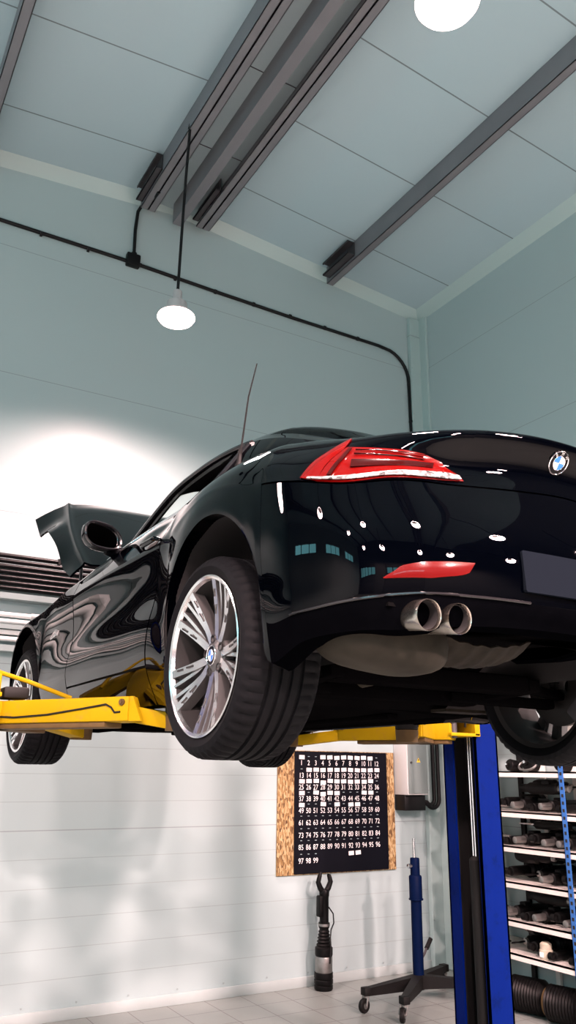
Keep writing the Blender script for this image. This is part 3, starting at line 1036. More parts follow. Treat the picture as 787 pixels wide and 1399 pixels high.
def make_wheel(tw, rr=.259, tr=.325):
    w = empty('wheel', parent=CAR)
    hw = tw / 2
    # tyre: local origin in the plane of the outer rim lip, axis y, outside = +y
    prof = [(rr - .012, -tw + .03), (rr + .006, -tw + .008), (rr + .028, -tw - .004), (tr - .022, -tw + .000), (tr - .007, -tw + .016)]
    ys = []
    for gy in (.26, .42, .58, .74):
        y = -tw + .016 + gy * (tw - .032)
        ys += [(tr, y - .0075), (tr - .009, y - .0055), (tr - .009, y + .0055), (tr, y + .0075)]
    prof += [(tr - .001, -tw + .032)] + ys + [(tr - .001, -.026)]
    prof += [(tr - .007, -.012), (tr - .022, .004), (rr + .028, .010), (rr + .006, .000), (rr - .008, -.012)]
    seg = 168
    V, F, n = [], [], len(prof)
    for k in range(seg):
        a = 2 * PI * k / seg
        for i, (r, y) in enumerate(prof):
            if k % 3 == 0 and (4 <= i <= 5 or n - 6 <= i <= n - 5):
                r -= .009                     # shoulder sipes
            V.append((r * math.sin(a), y, r * math.cos(a)))
    for k in range(seg):
        k2 = (k + 1) % seg
        for i in range(n - 1):
            F.append((k * n + i, k2 * n + i, k2 * n + i + 1, k * n + i + 1))
    G().add(V, F, M['tyre']).build('tyre', w, 35)
    # rim
    g = G()
    g.lathe([(rr, -.004), (rr + .001, .003), (rr - .004, .005), (rr - .012, .001), (rr - .016, -.012)], M['rim'], TO_Y, 96, caps=False)
    g.lathe([(rr - .016, -.012), (rr - .024, -.05), (rr - .030, -.14), (rr - .02, -tw + .02), (rr - .002, -tw + .01)], M['barrel'], TO_Y, 72, caps=False)
    g.lathe([(.001, -.036), (.034, -.036), (.040, -.040), (.074, -.048), (.080, -.075), (.075, -.09)], M['rim_grey'], TO_Y, 40, caps=False)

    def spoke(a0, r0, a1, r1, w0, w1, d, y0, y1, top):
        """bar from polar (a0, r0) to (a1, r1); bright outer face, grey flanks"""
        pa = Vector((r0 * math.sin(a0), 0, r0 * math.cos(a0)))
        pb = Vector((r1 * math.sin(a1), 0, r1 * math.cos(a1)))
        t = (pb - pa).normalized()
        q = Vector((t.z, 0, -t.x))
        N, A, B = 7, [], []
        for i in range(N):
            f = i / (N - 1)
            p = pa.lerp(pb, f)
            y = y0 + (y1 - y0) * (f ** 1.5)
            ww = w0 + (w1 - w0) * f
            A.append((p - q * ww / 2 + Vector((0, y, 0)), p + q * ww / 2 + Vector((0, y, 0))))
            B.append((p - q * ww * .62 + Vector((0, y - d, 0)), p + q * ww * .62 + Vector((0, y - d, 0))))
        V = [v for pr in A for v in pr] + [v for pr in B for v in pr]
        o = 2 * N
        g.add(V, [(2 * i, 2 * i + 1, 2 * i + 3, 2 * i + 2) for i in range(N - 1)], top)
        F = []
        for i in range(N - 1):
            F += [(2 * i, 2 * i + 2, o + 2 * i + 2, o + 2 * i), (2 * i + 1, o + 2 * i + 1, o + 2 * i + 3, 2 * i + 3), (o + 2 * i, o + 2 * i + 2, o + 2 * i + 3, o + 2 * i + 1)]
        F += [(2 * N - 2, 2 * N - 1, o + 2 * N - 1, o + 2 * N - 2)]
        g.add(V, F, M['rim_grey'])

    for k in range(5):
        a = 2 * PI * k / 5 - .506
        for s in (-1, 1):
            spoke(a + s * .26, .052, a + s * .262, rr - .012, .027, .027, .040, -.043, -.002, M['rim'])      # broad outer arm
            spoke(a + s * .15, .090, a + s * .085, rr - .014, .013, .012, .030, -.044, -.006, M['rim'])      # slim inner rib
            spoke(a + s * .20, .125, a + s * .175, rr - .020, .016, .020, .020, -.050, -.026, M['rim_grey'])  # recessed web between them
            for r0, r1 in ((.135, .165), (.19, .215)):                                                       # slots milled in the arm
                spoke(a + s * .285, r0, a + s * .285, r1, .006, .006, .002, -.030 + (r0 - .13) * .24, -.030 + (r1 - .13) * .24 + .003, M['rim_barrel'])
    for k in range(5):
        a = 2 * PI * k / 5 - .506 + PI / 5
        c = Vector((.056 * math.sin(a), -.043, .056 * math.cos(a)))
        g.lathe([(.0145, .0), (.0145, .004), (.011, .004), (.010, -.012), (.0, -.012)], M['rim_barrel'], axis_xf(c, (0, 1, 0)), 14, caps=False)
    g.build('rim', w, 30)
    g = G()
    roundel(g, Matrix.Translation((0, -.036, 0)) @ TO_Y @ Matrix.Rotation(PI, 4, 'Z'), .033, False)
    g.build('hub_cap', w, 30)
    g = G()
    g.lathe([(.05, -.10), (.05, -.09), (.165, -.09), (.165, -.112), (.05, -.112)], M['brake'], TO_Y, 48, closed=True)
    g.build('brake_disc', w, 30)
    g = G()
    g.box(-.05, .05, -.125, -.065, .10, .185, M['steel_dark'], Matrix.Rotation(1.9, 4, 'Y'), .012)
    g.build('brake_caliper', w, 30)
    return w


WR = make_wheel(.262)
for i, (x, y, z, spin) in enumerate(((0, .885, 0, .0), (0, -.885, 0, .5), (2.496, .862, -.012, .35), (2.496, -.862, -.012, .8))):
    o = WR if i == 0 else copy_tree(WR, CAR)
    o.location = (x, y, z)
    o.rotation_euler = Matrix.Rotation(0 if y > 0 else PI, 3, 'Z').to_euler() if not spin else (Matrix.Rotation(0 if y > 0 else PI, 3, 'Z') @ Matrix.Rotation(spin, 3, 'Y')).to_euler()
    if x > 1:
        o.scale = (1, .9, 1)


# ---- lights, plate, exhaust
def region(lower, upper, n, m, off, bulge=0.0):
    """surface patch bounded by two parameter curves (lists of (u, v)), lifted off the body"""
    def along(pts, t):
        pts = np.array(pts, float)
        L = np.concatenate([[0], np.cumsum(np.linalg.norm(np.diff(pts, axis=0), axis=1))])
        return np.stack([np.interp(t * L[-1], L, pts[:, i]) for i in (0, 1)], -1)
    t = np.linspace(0, 1, n)
    lo, up = along(lower, t), along(upper, t)
    P = np.zeros((m, n, 3))
    for j in range(m):
        f = j / (m - 1)
        for i in range(n):
            u, v = lo[i] * (1 - f) + up[i] * f
            o = off + bulge * math.sin(PI * f) * math.sin(PI * i / (n - 1))
            P[j, i] = body([u], [v])[0, 0] + o * body_normal([u], [v])[0, 0]
    return P


TL_LOW = [(1.81, 5.20), (2.08, 5.15), (2.66, 5.09), (3.32, 5.08), (3.82, 5.03), (4.52, 5.02)]
TL_UP = [(1.82, 5.26), (1.86, 5.50), (2.12, 6.07), (2.53, 6.28), (2.95, 6.38), (3.48, 6.44), (4.02, 6.50)]
BL_OUT = [(4.86, 5.10), (4.64, 5.68), (4.36, 6.34), (4.07, 7.05)]
BL_IN = [(4.50, 5.03), (4.34, 5.60), (4.06, 6.40), (4.04, 7.0)]
for s in (1, -1):
    fl = (lambda P: P) if s > 0 else mirror_y
    t = G()
    slab(t, fl(region(TL_LOW, TL_UP, 44, 14, .004, .009)), M['red'], .004, M['matte'])
    slab(t, fl(region(BL_OUT, BL_IN, 18, 6, .005, .004)), M['red'], .004, M['matte'])
    tl = t.build('tail_light', CAR, 60)
    g = G()
    slab(g, fl(region([(1.86, 5.22), (2.08, 5.18), (2.66, 5.12), (3.32, 5.11), (3.82, 5.06), (4.70, 5.02)], [(1.88, 5.40), (2.06, 5.50), (2.64, 5.40), (3.32, 5.28), (3.96, 5.20), (4.66, 5.08)], 40, 5, .012, .002)), M['clear_lens'], .004)
    g.build('reverse_strip', tl, 60)
    g = G()
    slab(g, fl(region([(2.35, 5.62), (3.0, 5.56), (3.84, 5.52)], [(2.31, 5.92), (3.0, 5.86), (3.82, 5.84)], 24, 5, .0145, .002)), M['red_dark'], .004)
    slab(g, fl(region([(4.28, 5.22), (4.02, 6.0), (3.95, 6.35)], [(4.20, 5.22), (3.94, 6.0), (3.88, 6.35)], 12, 4, .012, .001)), M['red_dark'], .004)
    for v in (6.12, 6.28):
        slab(g, fl(region([(2.5, v - .06), (3.0, v - .02), (3.8, v)], [(2.5, v - .03), (3.0, v + .01), (3.8, v + .03)], 20, 3, .013, .001)), M['red_dark'], .004)
    g.build('lamp_chamber', tl, 60)
    g = G()
    slab(g, fl(region([(2.04, 3.29), (2.14, 3.02), (2.3, 2.88), (2.74, 2.68), (3.48, 2.70)], [(2.03, 3.32), (2.37, 3.31), (2.84, 3.26), (3.2, 3.14), (3.49, 2.74)], 20, 5, .003, .002)), M['red_refl'], .003)
    g.build('reflector', CAR, 60)
    g = G()
    us = spread(1.2, 5.2, 40)
    g.tube([fl(p) for p in body(us, [2.02])[0] + .002 * body_normal(us, [2.02])[0]], .004, M['trim_black'], 6)
    g.build('bumper_lip', CAR)

g = G()
PX = -.850
P = np.array([[(PX + .10 * y * y, y * (1 - .012 * (k in (0, 5))), z) for y in np.linspace(-.292, .292, 15)] for k, z in enumerate((.128, .134, .16, .20, .243, .249))])
P[:, :, 0] += (P[:, :, 2] - .128) * .05
slab(g, P, M['plate'], .012, M['plastic'])
g.build('licence_plate', CAR, 30)

for y in (.618, .512):
    g = G()
    xf = axis_xf((-.62, y, .055), (-1, 0, -.11))
    g.lathe([(.036, 0), (.038, .05), (.0410, .165), (.0420, .182), (.0410, .187), (.0380, .182), (.036, .05), (.0, .045)], M['exhaust'], xf, 40, caps=False)
    g.lathe([(.0355, .06), (.0373, .176)], M['matte'], xf, 40, caps=False)
    g.lathe([(0.0, .058), (.0355, .058)], M['matte'], xf, 40, caps=False)
    g.build('exhaust_tip', CAR)


def blob(g, c, r, mat, p=3.0, xf=None, n=28, m=16):
    """superellipsoid"""
    def sp(v, e):
        return math.copysign(abs(v) ** e, v)
    V = []
    for j in range(m + 1):
        b = -PI / 2 + PI * j / m
        for i in range(n):
            a = 2 * PI * i / n
            q = Vector((r[0] * sp(math.cos(b), 2 / p) * sp(math.cos(a), 2 / p), r[1] * sp(math.cos(b), 2 / p) * sp(math.sin(a), 2 / p), r[2] * sp(math.sin(b), 2 / p)))
            if xf is not None:
                q = xf @ q
            V.append(Vector(c) + q)
    F = [(j * n + i, j * n + (i + 1) % n, (j + 1) * n + (i + 1) % n, (j + 1) * n + i) for j in range(m) for i in range(n)]
    return g.add(V, F, mat)


g = G()
blob(g, (-.52, .555, .005), (.13, .20, .085), M['muffler'], 3.0, Matrix.Rotation(.10, 3, 'X'))
g.tube([(-.52, .42, .02), (-.40, .30, .02), (-.1, .16, -.01), (.5, .10, -.03), (1.4, .08, -.05)], .032, M['muffler'], 12)
for y in (.618, .512):
    g.tube([(-.56, y, .02), (-.60, y, .045), (-.64, y, .055)], .038, M['muffler'], 14)
g.build('muffler', CAR)
g = G()
P = np.array([[(-.62 + .24 * a, .05 + .40 * b, -.045 + .05 * (2 * a - 1) ** 2 + .03 * (2 * b - 1) ** 2 + .003 * math.sin(40 * b)) for b in np.linspace(0, 1, 24)] for a in np.linspace(0, 1, 8)])
slab(g, P, M['shield'], .004, M['shield'])
g.build('heat_shield', CAR)

# underbody: floor pan, tail floor, rear axle carrier and arms
g = G()
P = np.array([[(x, y, z + .01 * math.cos(6 * y)) for y in np.linspace(-.71, .71, 12)] for x, z in ((.42, -.105), (.8, -.115), (1.5, -.115), (2.2, -.105), (3.1, -.10))])
slab(g, P, M['under'], .02, M['under'])
P = np.array([[(x, y, z) for y in np.linspace(-.49, .49, 8)] for x, z in ((-.76, .05), (-.6, .06), (-.3, .09), (.1, .10), (.42, -.10))])
slab(g, P, M['under'], .02, M['under'])
for s in (1, -1):
    P = np.array([[(x, s * y, z) for y in (.48, .60, .70)] for x, z in ((-.74, .06), (-.6, .07), (-.42, .08))])
    slab(g, P, M['under'], .01, M['under'])
for y in (-.55, -.28, .28, .55):
    g.box(.5, 2.9, y - .03, y + .03, -.135, -.11, M['under'], bevel=.008)
g.build('floor_pan', CAR, 35)
g = G()
g.beam((-.10, -.46, -.03), (-.10, .46, -.03), .10, .07, M['under'], bevel=.015)
g.beam((.20, -.46, -.06), (.20, .46, -.06), .09, .06, M['under'], bevel=.015)
for s in (1, -1):
    g.beam((.16, s * .30, -.06), (.02, s * .74, -.08), .07, .04, M['under'], bevel=.01)
    g.beam((-.12, s * .30, -.02), (-.03, s * .74, -.05), .05, .035, M['under'], bevel=.01)
    g.beam((-.16, s * .46, -.03), (.26, s * .46, -.06), .06, .05, M['under'], bevel=.01)
    g.beam((.34, s * .40, -.10), (.34, s * .66, -.10), .10, .012, M['shield'])
g.build('rear_axle', CAR, 35)
g = G()
P = np.array([[(x, y, z - .02 * math.cos(9 * y)) for y in np.linspace(-.46, .46, 24)] for x, z in ((-.775, .045), (-.72, .015), (-.60, .0), (-.45, .01), (-.38, .05))])
P = P[:, :16] if False else P
g2 = P[:, :11]
slab(g, g2, M['plastic'], .012, M['plastic'])
g.build('diffuser', CAR, 35)

# ---- greenhouse: hard top, pillars, glass
RAIL = np.array([(1.42, .632, .752), (1.23, .608, .842), (1.03, .585, .918), (.81, .570, .948), (.596, .565, .950), (.39, .563, .932), (.27, .558, .915), (.10, .557, .868), (-.10, .552, .790), (-.26, .54, .725)])
MID = np.array([(1.74, 0, .72), (1.42, 0, .90), (1.12, 0, 1.005), (.85, 0, 1.048), (.60, 0, 1.058), (.38, 0, 1.043), (.22, 0, 1.01), (.0, 0, .925), (-.20, 0, .825), (-.36, 0, .75)])
SHO = RAIL * np.array([1, .80, 1]) * .5 + np.stack([RAIL[:, 0], RAIL[:, 1] * .80, MID[:, 2]], -1) * .5
SHO[:, 0] = RAIL[:, 0] * .45 + MID[:, 0] * .55
SHO[:, 2] = RAIL[:, 2] * .32 + MID[:, 2] * .68
GH = np.stack([RAIL, SHO, MID], 1)              # (stations, 3 across, 3)


def house(ts, ws):
    """roof and screens: ts along the stations, ws across, 0 = left rail, 2 = centre, 4 = right rail"""
    ac = np.concatenate([GH, (GH[:, 1::-1] if False else GH[:, [1, 0]] * np.array([1, -1, 1.0]))], axis=1)
    al = hermite(ac, np.asarray(ts, float))
    return np.transpose(hermite(np.transpose(al, (1, 0, 2)), np.asarray(ws, float)), (1, 0, 2))


def slab_out(g, P, mat, thick, back):
    N = grid_normals(P)
    if (N[:, :, 2].sum()) < 0:
        N = -N
    return g.shell(P, mat, thick, back, N)


g = G()
slab_out(g, house(spread(2.0, 6.0, 30), spread(0, 4, 41)), M['paint'], .03, M['leather'])
for w0, w1 in ((0, .46), (3.54, 4)):
    slab_out(g, house(spread(5.9, 9.0, 22), spread(w0, w1, 9)), M['paint'], .02, M['leather'])     # rear pillars
    slab_out(g, house(spread(0.0, 2.05, 14), spread(w0 * .30 if w0 < 1 else 3.86, .14 if w0 < 1 else 4, 4)), M['trim_black'], .03, M['leather'])   # windscreen pillars
slab_out(g, house(spread(8.6, 9.0, 5), spread(.4, 3.6, 20)), M['paint'], .02, M['leather'])
foot = np.array([(.30, .672, .715), (.21, .660, .722), (.10, .640, .725), (-.02, .615, .722), (-.16, .585, .715), (-.30, .555, .700)])
ft = np.linspace(0, 5, 26)
top = house(np.linspace(5.65, 9.0, 26), [0.0])[:, 0]
bot = hermite(foot, ft)
for s in (1, -1):
    P = np.stack([top, top * .66 + bot * .34 + np.array([0, .012, 0]), top * .33 + bot * .67 + np.array([0, .010, 0]), bot + np.array([0, .0, -.015])])
    if s < 0:
        P = mirror_y(P)
    N = grid_normals(P)
    if (N[:, :, 1].sum()) * s < 0:
        N = -N
    g.shell(P, M['paint'], .02, M['leather'], N)
roof = g.build('roof', CAR, 50)

g = G()
g.grid(house(spread(.05, 2.0, 16), spread(.14, 3.86, 30)), M['glass'])
g.build('windscreen', CAR)
g = G()
g.grid(house(spread(6.0, 8.6, 16), spread(.46, 3.54, 24)), M['glass'])
g.build('rear_window', CAR)
for s in (1, -1):
    fl = (lambda P: P) if s > 0 else mirror_y
    tt = np.linspace(0, 1, 26)
    up = house(.25 + tt * 5.40, [0.0])[:, 0] + np.array([0, .004, -.012])
    lowx = up[:, 0] * .97
    belt = body(np.linspace(U_DOOR1 - .9, U_DOOR0 - .95, 60), [7.95])[0]
    o = np.argsort(belt[:, 0])
    lx = np.interp(tt, [0, 1], [1.44, .30])
    low = np.stack([lx, np.interp(lx, belt[o, 0], belt[o, 1]) - .012, np.interp(lx, belt[o, 0], belt[o, 2]) - .006], -1)
    low[-4:, 2] += np.array([.005, .012, .022, .035])
    P = np.stack([low * (1 - f) + up * f for f in np.linspace(0, 1, 8)])
    g = G()
    rail = [fl(p) for p in house(spread(.0, 5.75, 40), [0.0])[:, 0] + np.array([0, .004, -.006])]
    g.tube(rail, .013, M['trim_black'], 8)
    g.tube([fl(p) for p in [up[-1] + np.array([.0, .006, 0]), P[4, -1] + np.array([0, .006, 0]), low[-1]]], .012, M['trim_black'], 8)
    g.build('window_seal', CAR)

# mirrors
for s in (1, -1):
    m = empty('door_mirror', parent=CAR)
    g = G()
    n, k = 30, 10
    def ring(x, sc, dz=0.0, dy=0.0):
        out = []
        for i in range(n):
            a = 2 * PI * i / n
            cy, cz = math.cos(a), math.sin(a)
            yy = .862 + dy + .098 * sc * math.copysign(abs(cy) ** .80, cy)
            zz = .692 + dz + .062 * sc * math.copysign(abs(cz) ** .80, cz) * (1.0 + .10 * cy)
            out.append((x - .02 * cy, s * yy, zz + .010 * cy))
        return out
    rings = [ring(1.215, .90), ring(1.20, .99), ring(1.215, 1.03), ring(1.25, 1.02), ring(1.29, .93, .0, -.004), ring(1.325, .72, -.002, -.01), ring(1.345, .42, -.004, -.014), ring(1.352, .08, -.006, -.016)]
    V = [p for r in rings for p in r]
    F = [(j * n + i, j * n + (i + 1) % n, (j + 1) * n + (i + 1) % n, (j + 1) * n + i) for j in range(len(rings) - 1) for i in range(n)]
    g.add(V, F, M['paint'])
    g.tube([(1.285, s * .815, .652), (1.29, s * .78, .640), (1.30, s * .745, .648)], [.030, .026, .030], M['trim_black'], 12)
    g.build('mirror_housing', m, 60)
    g = G()
    g.add(ring(1.214, .89), [tuple(range(n))], M['mirror'])
    g.build('mirror_glass', m)
    g = G()
    rim = ring(1.203, .95)
    g.tube(rim + [rim[0], rim[1]], .006, M['trim_black'], 6)
    g.build('mirror_frame', m)

# antenna on the left haunch
g = G()
g.lathe([(.016, -.02), (.015, .006), (.009, .02), (.007, .07)], M['rubber'], axis_xf((.155, .695, .735), (-.16, -.0, 1)), 14)
g.tube([(.155, .695, .735), (.09, .695, 1.0), (.028, .695, 1.115)], [.0042, .0032, .0024], M['rubber'], 8)
g.build('antenna', CAR)

# raised bonnet: a clamshell hinged at the windscreen
HX, HZ, HA = 1.66, .60, math.radians(32.5)


def bon(s, y, h):
    return np.array([HX + s * math.cos(HA) - h * math.sin(HA), y, HZ + s * math.sin(HA) + h * math.cos(HA)])


rows = []
for s in np.linspace(0, 1, 15):
    row = []
    sa = .16 + (1.36 - .16) * s
    yc = .775 - .155 * s ** 1.6
    lowk = np.interp(s, [0, .15, .33, .45, .68, .76, 1.0], [-.075, -.10, -.06, -.055, -.07, -.165, -.13])
    for q in sorted([*np.linspace(-1, 1, 25), *[w * k for w in (-1, 1) for k in (.69, .705, .72, .735, .7405, .755, .775)]]):
        a = abs(q)
        if a > .74:
            f = (a - .74) / .26
            y = yc + (.832 - .02 * s - yc) * f ** .85
            h = lowk * f ** 1.08 + .016 * math.exp(-(f / .05) ** 2)
            ss = sa - .02 * s * f
        else:
            f = a / .74
            y = yc * f
            h = .055 * (1 - f ** 4) + .016 * math.exp(-((f - 1.0) / .035) ** 2) - (.045 * (1 - f ** 2) * max(0, s - .86) / .14)
            ss = sa + (1 - f ** 2.2) * .09 * s - (1 - f ** 2) * .10 * (1 - s)
        row.append(bon(ss, math.copysign(y, q), h))
    rows.append(row)
P = np.array(rows)
N = grid_normals(P)
if N[:, 14:24, 2].sum() < 0:
    N = -N
g = G()
g.shell(P, M['paint'], .012, M['plastic'], N)
bonnet = g.build('bonnet', CAR, 32)
for s in (1, -1):
    G().tube([(2.05, s * .70, .48), bon(.95, s * .60, -.02)], .010, M['steel_dark'], 8).build('bonnet_strut', CAR)
    G().beam((1.70, s * .66, .52), bon(.30, s * .62, -.015), .03, .02, M['steel_dark']).build('bonnet_hinge', CAR)
g = G()
P = np.array([[(x, y, z) for y in np.linspace(-.72, .72, 8)] for x, z in ((1.70, .55), (1.9, .40), (2.4, .36), (2.9, .30), (3.1, .28))])
slab(g, P, M['matte'], .02, M['matte'])
g.box(1.95, 2.75, -.25, .25, .36, .47, M['plastic'], bevel=.03)
g.build('engine_bay', CAR, 35)

# side marker behind the front wheel
for s in (1, -1):
    fl = (lambda P: P) if s > 0 else mirror_y
    g = G()
    slab(g, fl(region([(19.95, 4.22), (20.2, 4.28), (20.5, 4.36)], [(19.95, 4.36), (20.2, 4.48), (20.5, 4.46)], 12, 5, .003, .004)), M['clear_lens'], .003)
    g.build('side_marker', CAR, 60)

# cabin
for y in (.36, -.36):
    s_ = empty('seat', parent=CAR)
    g = G()
    blob(g, (.86, y, .18), (.26, .23, .08), M['leather'], 3.2)
    g.build('seat_cushion', s_)
    g = G()
    blob(g, (.55, y, .46), (.08, .22, .30), M['leather'], 3.2, Matrix.Rotation(-.28, 3, 'Y'))
    g.build('backrest', s_)
    g = G()
    blob(g, (.44, y, .79), (.05, .13, .08), M['leather'], 2.8, Matrix.Rotation(-.2, 3, 'Y'))
    g.build('headrest', s_)
g = G()
blob(g, (1.50, 0, .52), (.17, .66, .11), M['plastic'], 3.4)
g.box(.35, .42, -.62, .62, .0, .62, M['leather'], bevel=.02)
g.box(.4, 1.5, -.08, .08, .0, .34, M['plastic'], bevel=.03)
g.build('dashboard', CAR)
g = G()
P = [(1.24 + .05 * math.sin(a), .36 + .18 * math.cos(a), .56 + .17 * math.sin(a)) for a in np.linspace(0, 2 * PI, 33)]
g.tube(P, .014, M['leather'], 8)
g.beam((1.25, .20, .56), (1.25, .52, .56), .03, .02, M['leather'])
g.build('steering_wheel', CAR)

# emblem on the trunk lid
g = G()
p = body_at(0.10, 6.42)
n = body_normal([0.10], [6.42])[0, 0]
xf = axis_xf(Vector(p) + Vector(n) * .001, n)
roundel(g, xf, .041)
g.build('emblem', trunk, 30)


# ------------------------------------------------------------------ two post lift
def lift_post(side, label):
    """side = 1: post on the car's right; local x points from the post towards the car"""
    t = empty('lift_post', (3.575 if side > 0 else .35, 3.81, 0), (0, 0, PI if side > 0 else 0))
    tag(t, label, 'lift post', 'posts of the car lift')
    g = G()
    hw, dp, ht, th = .14, .175, 2.75, .012
    g.box(0, th, -hw, hw, 0.012, ht, M['blue'])
    g.box(0, dp, -hw, -hw + th, 0.012, ht, M['blue'])
    g.box(0, dp, hw - th, hw, 0.012, ht, M['blue'])
    g.box(dp - th, dp, -hw, -hw + .085, 0.012, ht, M['blue'])
    g.box(dp - th, dp, hw - .016, hw, 0.012, ht, M['blue'])
    g.box(th + .0005, th + .006, -hw + th, hw - th, 0.012, ht, M['matte'])
    for y in (-hw + th + .001, hw - th - .006):
        g.box(th + .006, dp - th - .001, y, y + .005, 0.012, ht, M['matte'])
    g.box(0, dp, -hw, hw, ht, ht + .012, M['blue'])
    g.build('column', t, 0)
    g = G()
    g.box(-.14, .34, -.24, .24, 0, .014, M['blue'], bevel=.003)
    for x in (-.09, .28):
        for y in (-.19, .19):
            g.lathe([(.016, .014), (.016, .028), (.009, .028), (.009, .045)], M['steel_dark'], Matrix.Translation((x, y, 0)), 6)
    g.build('base_plate', t, 30)
    g = G()
    g.lathe([(.036, .02), (.036, 1.19), (.030, 1.20), (.014, 1.21)], M['rubber'], Matrix.Translation((.132, .045, 0)), 20)
    g.build('hydraulic_cylinder', t, 30)
    g = G()
    for y in (.036, .056):
        g.lathe([(.0055, 1.205), (.0055, H + .24)], M['chrome'], Matrix.Translation((.135, y, 0)), 14)
    g.build('piston_rod', t, 30)
    g = G()
    zc = H + .20
    g.box(.022, .156, -.115, .115, zc, zc + .62, M['steel_dark'], bevel=.006)
    g.build('carriage', t, 30)
    g = G()
    g.box(.150, .37, -.165, .165, zc - .002, zc + .016, M['yellow'], bevel=.003)
    g.box(.150, .37, -.165, .165, zc + .086, zc + .104, M['yellow'], bevel=.003)
    g.box(.150, .190, -.165, .165, zc, zc + .16, M['yellow'], bevel=.004)
    for y in (-.11, .11):
        g.lathe([(.024, -.012), (.024, .12), (.030, .12), (.030, .13)], M['steel_dark'], Matrix.Translation((.31, y, zc)), 18)
        g.add([(.19, y - .006, zc + .10), (.34, y - .006, zc + .104), (.19, y - .006, zc + .16), (.19, y + .006, zc + .10), (.34, y + .006, zc + .104), (.19, y + .006, zc + .16)],
              [(0, 1, 2), (5, 4, 3), (0, 3, 4, 1), (1, 4, 5, 2), (2, 5, 3, 0)], M['yellow'])
    g.tube([(.20, .13, zc + .12), (.26, .20, zc + .13), (.30, .21, zc + .10), (.27, .17, zc + .05)], .007, M['cable'], 8)
    g.build('arm_bracket', t, 30)

    def arm(p, q, r):
        """main box p to q, telescopic extension on to r, with the pad at r"""
        p, q, r = Vector(p), Vector(q), Vector(r)
        g = G()
        d = (q - p).normalized()
        sd = Vector((-d.y, d.x, 0))
        g.beam(p, q, .13, .095, M['yellow'], bevel=.007)
        e = q + d * .06
        for s in (1, -1):
            o = sd * s * .058
            V = [q + o + Vector((0, 0, .0475)), q + o + Vector((0, 0, -.0475)), e + o + Vector((0, 0, -.0475)), e - d * .045 + o + Vector((0, 0, .0475))]
            W = [v - sd * s * .012 for v in V]
            g.add(V + W, [(0, 1, 2, 3), (7, 6, 5, 4), (0, 4, 5, 1), (1, 5, 6, 2), (2, 6, 7, 3), (3, 7, 4, 0)], M['yellow'])
            g.lathe([(.013, 0), (.013, .008), (.007, .008), (.007, .014)], M['rust'], axis_xf(q - d * .03 + o * 1.12 + Vector((0, 0, .025)), sd * s), 10)
        g.beam(p + Vector((0, 0, -.058)) + d * .02, q + Vector((0, 0, -.058)) - d * .12, .11, .022, M['rust'], bevel=.004)
        a = g.build('lift_arm', t, 35)
        g = G()
        g.beam(q - d * .1 + Vector((0, 0, -.005)), r + Vector((0, 0, -.005)), .085, .062, M['yellow'], bevel=.006)
        g.lathe([(.055, -.038), (.058, .022)], M['rust'], Matrix.Translation(r), 24)
        g.build('arm_extension', a, 35)
        g = G()
        g.lathe([(.050, .0), (.058, .004), (.058, .026), (.048, .031)], M['rubber'], Matrix.Translation(r + Vector((0, 0, .022))), 24)
        g.build('lift_pad', a, 35)
        return a

    zm = H + .2235
    k = side
    a1 = arm((.31, .11 * -k, zm), (.80, -.62 * k if False else (-.66 if side < 0 else .34), zm), (.92, (-.80 if side < 0 else .455), H + .178))
    a2 = arm((.31, -.11 * -k, zm), (.70, (.34 if side < 0 else -.46), zm), (.92, (.50 if side < 0 else -.66), H + .178))
    if side < 0:
        g = G()
        g.tube([(.33, .02, H + .40), (.36, -.02, H + .405), (.50, -.05, H + .365), (.69, -.08, H + .30)], .010, M['yellow'], 8)
        g.build('locking_rod', t)
        n = Vector((-.844, -.537, 0)) * .068
        d = Vector((.49, -.77, 0))
        b = Vector((.31, .11, zm))
        G().tube([b + n + d * t + Vector((0, 0, z)) for t, z in ((.0, -.005), (.15, -.014), (.35, -.024), (.55, -.016), (.75, .004), (.88, .018), (.91, .006), (.93, -.014), (.96, -.012))], .004, M['cable'], 6).build('release_cable', a1)
        g = G()
        g.box(.36, .375, -.10, .0, H + .27, H + .39, M['yellow'], bevel=.004)
        g.build('bracket_plate', t, 30)
        g = G()
        g.box(.39, .50, -.10, .02, H + .285, H + .335, M['rubber'], bevel=.010)
        g.build('pad_block', t, 30)
    return t


lift_post(1, 'blue lift post with yellow arms standing in front of the shelves')
lift_post(-1, 'blue lift post at the left edge, its yellow arm under the near sill')


# ------------------------------------------------------------------ number board
FACE = Matrix(((1, 0, 0, 0), (0, 0, -1, 0), (0, 1, 0, 0), (0, 0, 0, 1)))     # lettering that faces the room from the back wall
NB = empty('number_board', (4.19, YB, H - .335))
tag(NB, 'numbered black key board on speckled chipboard hung on the white wall', 'board')
bx, bz = 4.19, H - .335
g = G()
g.box(3.575 - bx, 4.805 - bx, -.018, -.002, -.496, .50, M['osb'], bevel=.002)
g.build('chipboard_back', NB, 0)
g = G()
g.box(3.735 - bx, 4.715 - bx, -.030, -.018, -.488, .495, M['board_black'], bevel=.002)
g.build('black_panel', NB, 0)
ROWZ = [.062, -.042, -.138, -.233, -.328, -.424, -.524, -.618, -.724]
for n in range(1, 100):
    r, c = divmod(n - 1, 12)
    x = 3.80 + c * .0725 - bx
    z = ROWZ[r] + .335
    xf = Matrix.Translation((x, -.0312, z)) @ FACE @ Matrix.Diagonal((.86, 1, 1, 1))
    g = G()
    text_geo(g, str(n), .060, xf, M['white_paint'])
    g.build('numeral', NB, 0)
    if n == 1:
        h0 = h = G().box(-.008, .008, -.006, 0, -.002, .003, M['steel_light']).build('hook', NB, 0)
    else:
        h = copy_tree(h0, NB)
    h.location = (x, -.030, z + .054)
